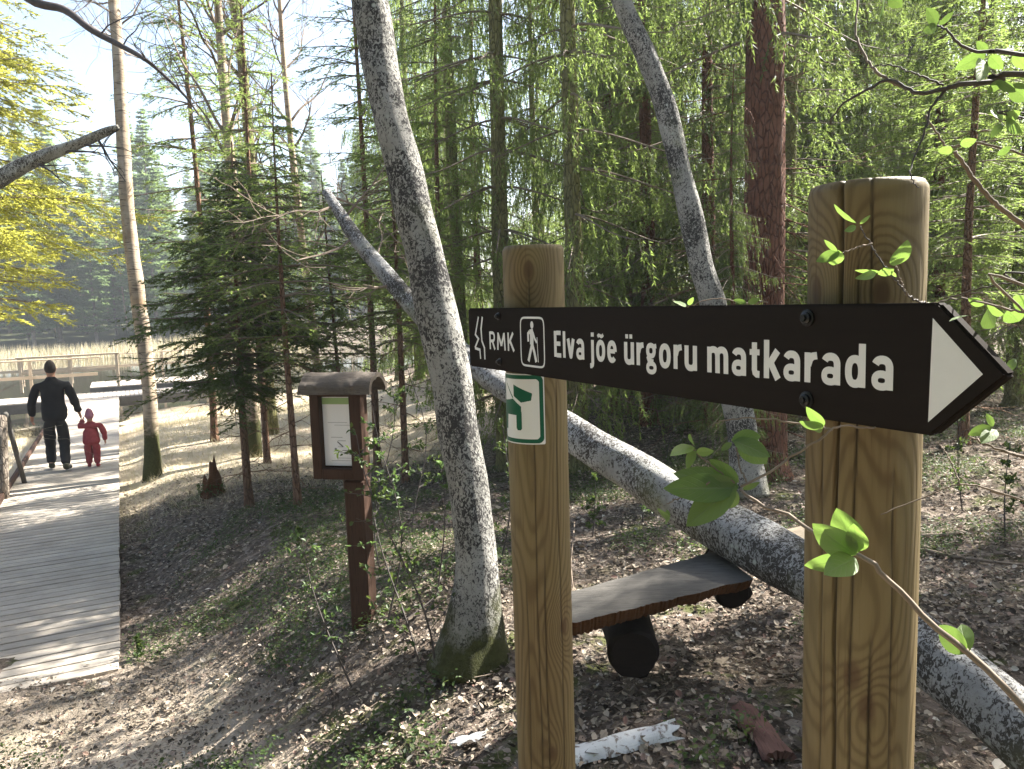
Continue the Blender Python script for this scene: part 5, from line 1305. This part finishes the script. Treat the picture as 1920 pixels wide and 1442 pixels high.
def person(label, loc, rz, sc, J, mats, child=False):
    """J: joints (in metres for a 1.8 m adult; y is the walking direction, x to the right)"""
    root = thing("person", label, "person", loc, None, rz); root.scale = (sc, sc, sc)
    N = []; E = []
    def nd(p, r, r2=None): N.append((*p, r) if r2 is None else (*p, r, r2)); return len(N)-1
    f = J['fat']; hs = J['hs']
    def hz(z): return 1.52+(z-1.52)*hs
    bf = f*(.62 if child else .96)
    pel = nd((0, 0, .95), .115*bf, .09*bf); bel = nd((0, .0, 1.10), .140*bf, .110*bf); ch = nd((0, .01, 1.28), .160*bf, .12*bf); sh_ = nd((0, .0, 1.41), .100*bf, .080*bf)
    nk = nd((0, .01, 1.52), .058); hd0 = nd((0, .02, hz(1.60)), .075*hs, .08*hs); hd1 = nd((0, .02, hz(1.70)), .083*hs, .095*hs); hd2 = nd((0, .01, hz(1.78)), .052*hs, .06*hs)
    E += [(pel, bel), (bel, ch), (ch, sh_), (sh_, nk), (nk, hd0), (hd0, hd1), (hd1, hd2)]
    nose = nd((0, .115*hs, hz(1.665)), .014); E.append((hd1, nose))
    for s_ in (-1, 1): e_ = nd((s_*.092*hs, .02, hz(1.68)), .016, .022); E.append((hd1, e_))
    hands = {}
    for s_, k in ((-1, 'L'), (1, 'R')):
        a = nd((s_*.165*f, 0, 1.40), .048*f); E.append((sh_, a)); el = nd(J['elb'+k], .050*f); E.append((a, el)); wr = nd(J['wri'+k], .032); E.append((el, wr))
        w0 = np.array(J['wri'+k]); dr = w0-np.array(J['elb'+k]); dr /= np.linalg.norm(dr); ac = np.array([0, 1.0, 0]); ac = ac-dr*ac.dot(dr); ac /= np.linalg.norm(ac)
        pm = nd(tuple(w0+dr*.055), .036, .020); E.append((wr, pm)); pk = nd(tuple(w0+dr*.09), .036, .018); E.append((pm, pk)); inn = np.array([-s_, 0, 0])
        for q_, (o2, l_) in enumerate(((-.028, .062), (-.010, .074), (.010, .070), (.027, .054))):
            b_ = w0+dr*.10+ac*-o2; f1 = nd(tuple(b_), .0095); f2 = nd(tuple(b_+dr*l_*.55+inn*.012), .009); f3 = nd(tuple(b_+dr*l_*.85+inn*.032), .008); E += [(pk, f1), (f1, f2), (f2, f3)]
        t1 = nd(tuple(w0+dr*.045+ac*.036), .011); t2 = nd(tuple(w0+dr*.085+ac*.058+inn*.01), .010); E += [(pm, t1), (t1, t2)]
        hp = nd((s_*.080*f, 0, .88), .060*f); E.append((pel, hp)); kn = nd(J['kne'+k], .062*f); E.append((hp, kn)); an = nd(J['ank'+k], .042); E.append((kn, an))
        cf = (np.array(J['kne'+k])*.6+np.array(J['ank'+k])*.4)
        a_ = np.array(J['ank'+k]); fd = np.array(J['foo'+k]); hl = nd(tuple(a_+[0, -.045, -.045]), .035); E.append((an, hl)); bl_ = nd(tuple(a_+fd*.12+[0, 0, -.05]), .042, .030); E.append((an, bl_)); to = nd(tuple(a_+fd*.19+[0, 0, -.055]), .034, .024); E.append((bl_, to))
    me = skin_mesh("body", N, E, mats['skin'], loc, rz); body = link("body", me, root)
    # clothing: shells made from the same skeleton, slightly larger
    def shell_(nm, nodes, edges, mat):
        me_ = skin_mesh(nm, nodes, edges, mat, loc, rz)
        for v_ in me_.vertices:      # folds and creases of the cloth
            q_ = noise.noise(v_.co*9)*.011+noise.noise(Vector((v_.co.x*14, v_.co.y*14, v_.co.z*26)))*.009
            v_.co += v_.normal*q_*(0 if nm in ('shoe', 'hair') else 1)
        return link(nm, me_, root)
    jn = [(0, 0, .78 if not child else .72, .185*f, .155*f), (0, 0, .96, .185*f, .150*f), (0, .01, 1.12, .168*f, .135*f), (0, .01, 1.30, .190*f, .145*f), (0, 0, 1.43, .150*f, .115*f), (0, .01, 1.52, .082, .080), (0, .005, 1.57, .078, .078)]
    je = [(0, 1), (1, 2), (2, 3), (3, 4), (4, 5), (5, 6)]
    for s_, k in ((-1, 'L'), (1, 'R')):
        i = len(jn); e_ = np.array(J['elb'+k]); w0 = np.array(J['wri'+k]); mid_ = (np.array([s_*.185*f, 0, 1.41])+e_)/2
        jn += [(s_*.185*f, 0, 1.41, .080*f), (*mid_, .072*f), (*e_, .062*f), (*((e_+w0)/2), .056*f), (*w0, .048*f)]; je += [(4, i), (i, i+1), (i+1, i+2), (i+2, i+3), (i+3, i+4)]
    shell_("jacket", jn, je, mats['top'])
    tn = [(0, 0, .98, .165*f, .135*f), (0, 0, .90, .172*f, .140*f)]; te = [(0, 1)]
    for s_, k in ((-1, 'L'), (1, 'R')):
        i = len(tn); k_ = np.array(J['kne'+k]); a_ = np.array(J['ank'+k]); h_ = np.array([s_*.092*f, 0, .84])
        tn += [(*h_, .118*f), (*((h_+k_)/2), .092*f), (*k_, .080*f), (*((k_+a_)/2), .074*f), (*(a_+[0, 0, .0]), .064*f)]; te += [(1, i), (i, i+1), (i+1, i+2), (i+2, i+3), (i+3, i+4)]
    shell_("trousers", tn, te, mats['legs'])
    for k in 'LR':
        a_ = np.array(J['ank'+k]); fd = np.array(J['foo'+k]); fu = 1.25 if child else 1.0
        shell_("shoe", [(*(a_+[0, 0, .05*fu]), .055*fu), (*(a_+[0, -.03, -.035]), .050*fu, .045), (*(a_+fd*.10+[0, 0, -.045]), .052*fu, .040), (*(a_+fd*.20+[0, 0, -.052]), .042*fu, .030)], [(0, 1), (1, 2), (2, 3)], mats['shoe'])
    if child: shell_("hat", [(0, -.02, 1.62, .125, .12), (0, .0, 1.78, .165, .165), (0, .0, 1.93, .105, .105), (0, 0, 2.00, .035)], [(0, 1), (1, 2), (2, 3)], mats['hat'])
    else: shell_("hair", [(0, -.015, 1.60, .080, .072), (0, -.012, 1.70, .098, .105), (0, .0, 1.785, .075, .085), (0, .0, 1.83, .02)], [(0, 1), (1, 2), (2, 3)], mats['hat'])
    return root
head = math.atan2(BD[1], BD[0])-math.pi/2
def deckpt(px, py):
    d = fwd+(px-960)/F*right-(py-721)/F*up; t_ = (ZB-CAM[2])/d[2]; return CAM+t_*d
mp = deckpt(112, 882); cp = deckpt(176, 876)
JM = dict(hs=1.0, fat=1.12, elbL=(-.30, -.03, 1.16), wriL=(-.32, .06, .92), elbR=(.29, .02, 1.17), wriR=(.35, .06, .93), kneL=(-.10, .14, .50), ankL=(-.11, .10, .10), fooL=(-.05, 1, .0), kneR=(.10, .02, .49), ankR=(.11, -.20, .11), fooR=(.25, .95, -.05))
mats_m = dict(skin=M['skin'], top=M['jacket'], legs=M['trousers'], shoe=M['shoe'], hat=M['hair'])
man = person("man in black jacket and dark trousers walking away, holding a child's hand", tuple(mp), head, 1.0, JM, mats_m)
# the child's raised left hand meets the man's right hand
rm = Matrix.Rotation(head, 3, 'Z'); hand_w = Vector(mp)+rm@Vector((.36, .06, .82)); sc_c = .50
hl = (rm.inverted()@(hand_w-Vector(cp)))/sc_c
hl = Vector((max(-.75, hl.x), hl.y, hl.z)); el_ = Vector((-.36, 0, 1.28)); 
JC = dict(hs=1.55, fat=1.55, elbL=tuple(Vector((-.25*1.0, 0, 1.40)).lerp(hl, .5)-Vector((0, 0, .07))), wriL=tuple(hl+Vector((.07, 0, -.04))), elbR=(.40, .0, 1.12), wriR=(.40, .06, .86), kneL=(-.11, .08, .46), ankL=(-.12, .02, .10), fooL=(-.1, 1, 0), kneR=(.12, .02, .46), ankR=(.13, -.08, .10), fooR=(.2, 1, 0))
mats_c = dict(skin=M['skin'], top=M['suit'], legs=M['suit'], shoe=M['boots'], hat=M['cap'])
person("small child in red snowsuit and pink hat holding the man's hand", tuple(cp), head, sc_c, JC, mats_c, True)

# ------------------------------------------------------------------ air
zt_ = 60.0
g = MB(); x0_, x1_, y0_, y1_, z0_, z1_ = -300, 300, -90, 340, -5, 34
g.add([(x0_, y0_, z0_), (x1_, y0_, z0_), (x1_, y1_, z0_), (x0_, y1_, z0_), (x0_, y0_, z1_), (x1_, y0_, z1_), (x1_, y1_, z1_), (x0_, y1_, z1_)],
      [(0, 3, 2, 1), (4, 5, 6, 7), (0, 1, 5, 4), (1, 2, 6, 5), (2, 3, 7, 6), (3, 0, 4, 7)])
hm = bpy.data.materials.new("pale_air"); hm.use_nodes = True; hn = hm.node_tree.nodes; hn.clear()
pvn = hn.new("ShaderNodeVolumePrincipled"); pvn.inputs['Color'].default_value = (.86, .93, 1, 1); pvn.inputs['Density'].default_value = HAZE; pvn.inputs['Anisotropy'].default_value = .2
ho = hn.new("ShaderNodeOutputMaterial"); hm.node_tree.links.new(pvn.outputs[0], ho.inputs['Volume'])
struct(g.obj("haze", hm), 'stuff')
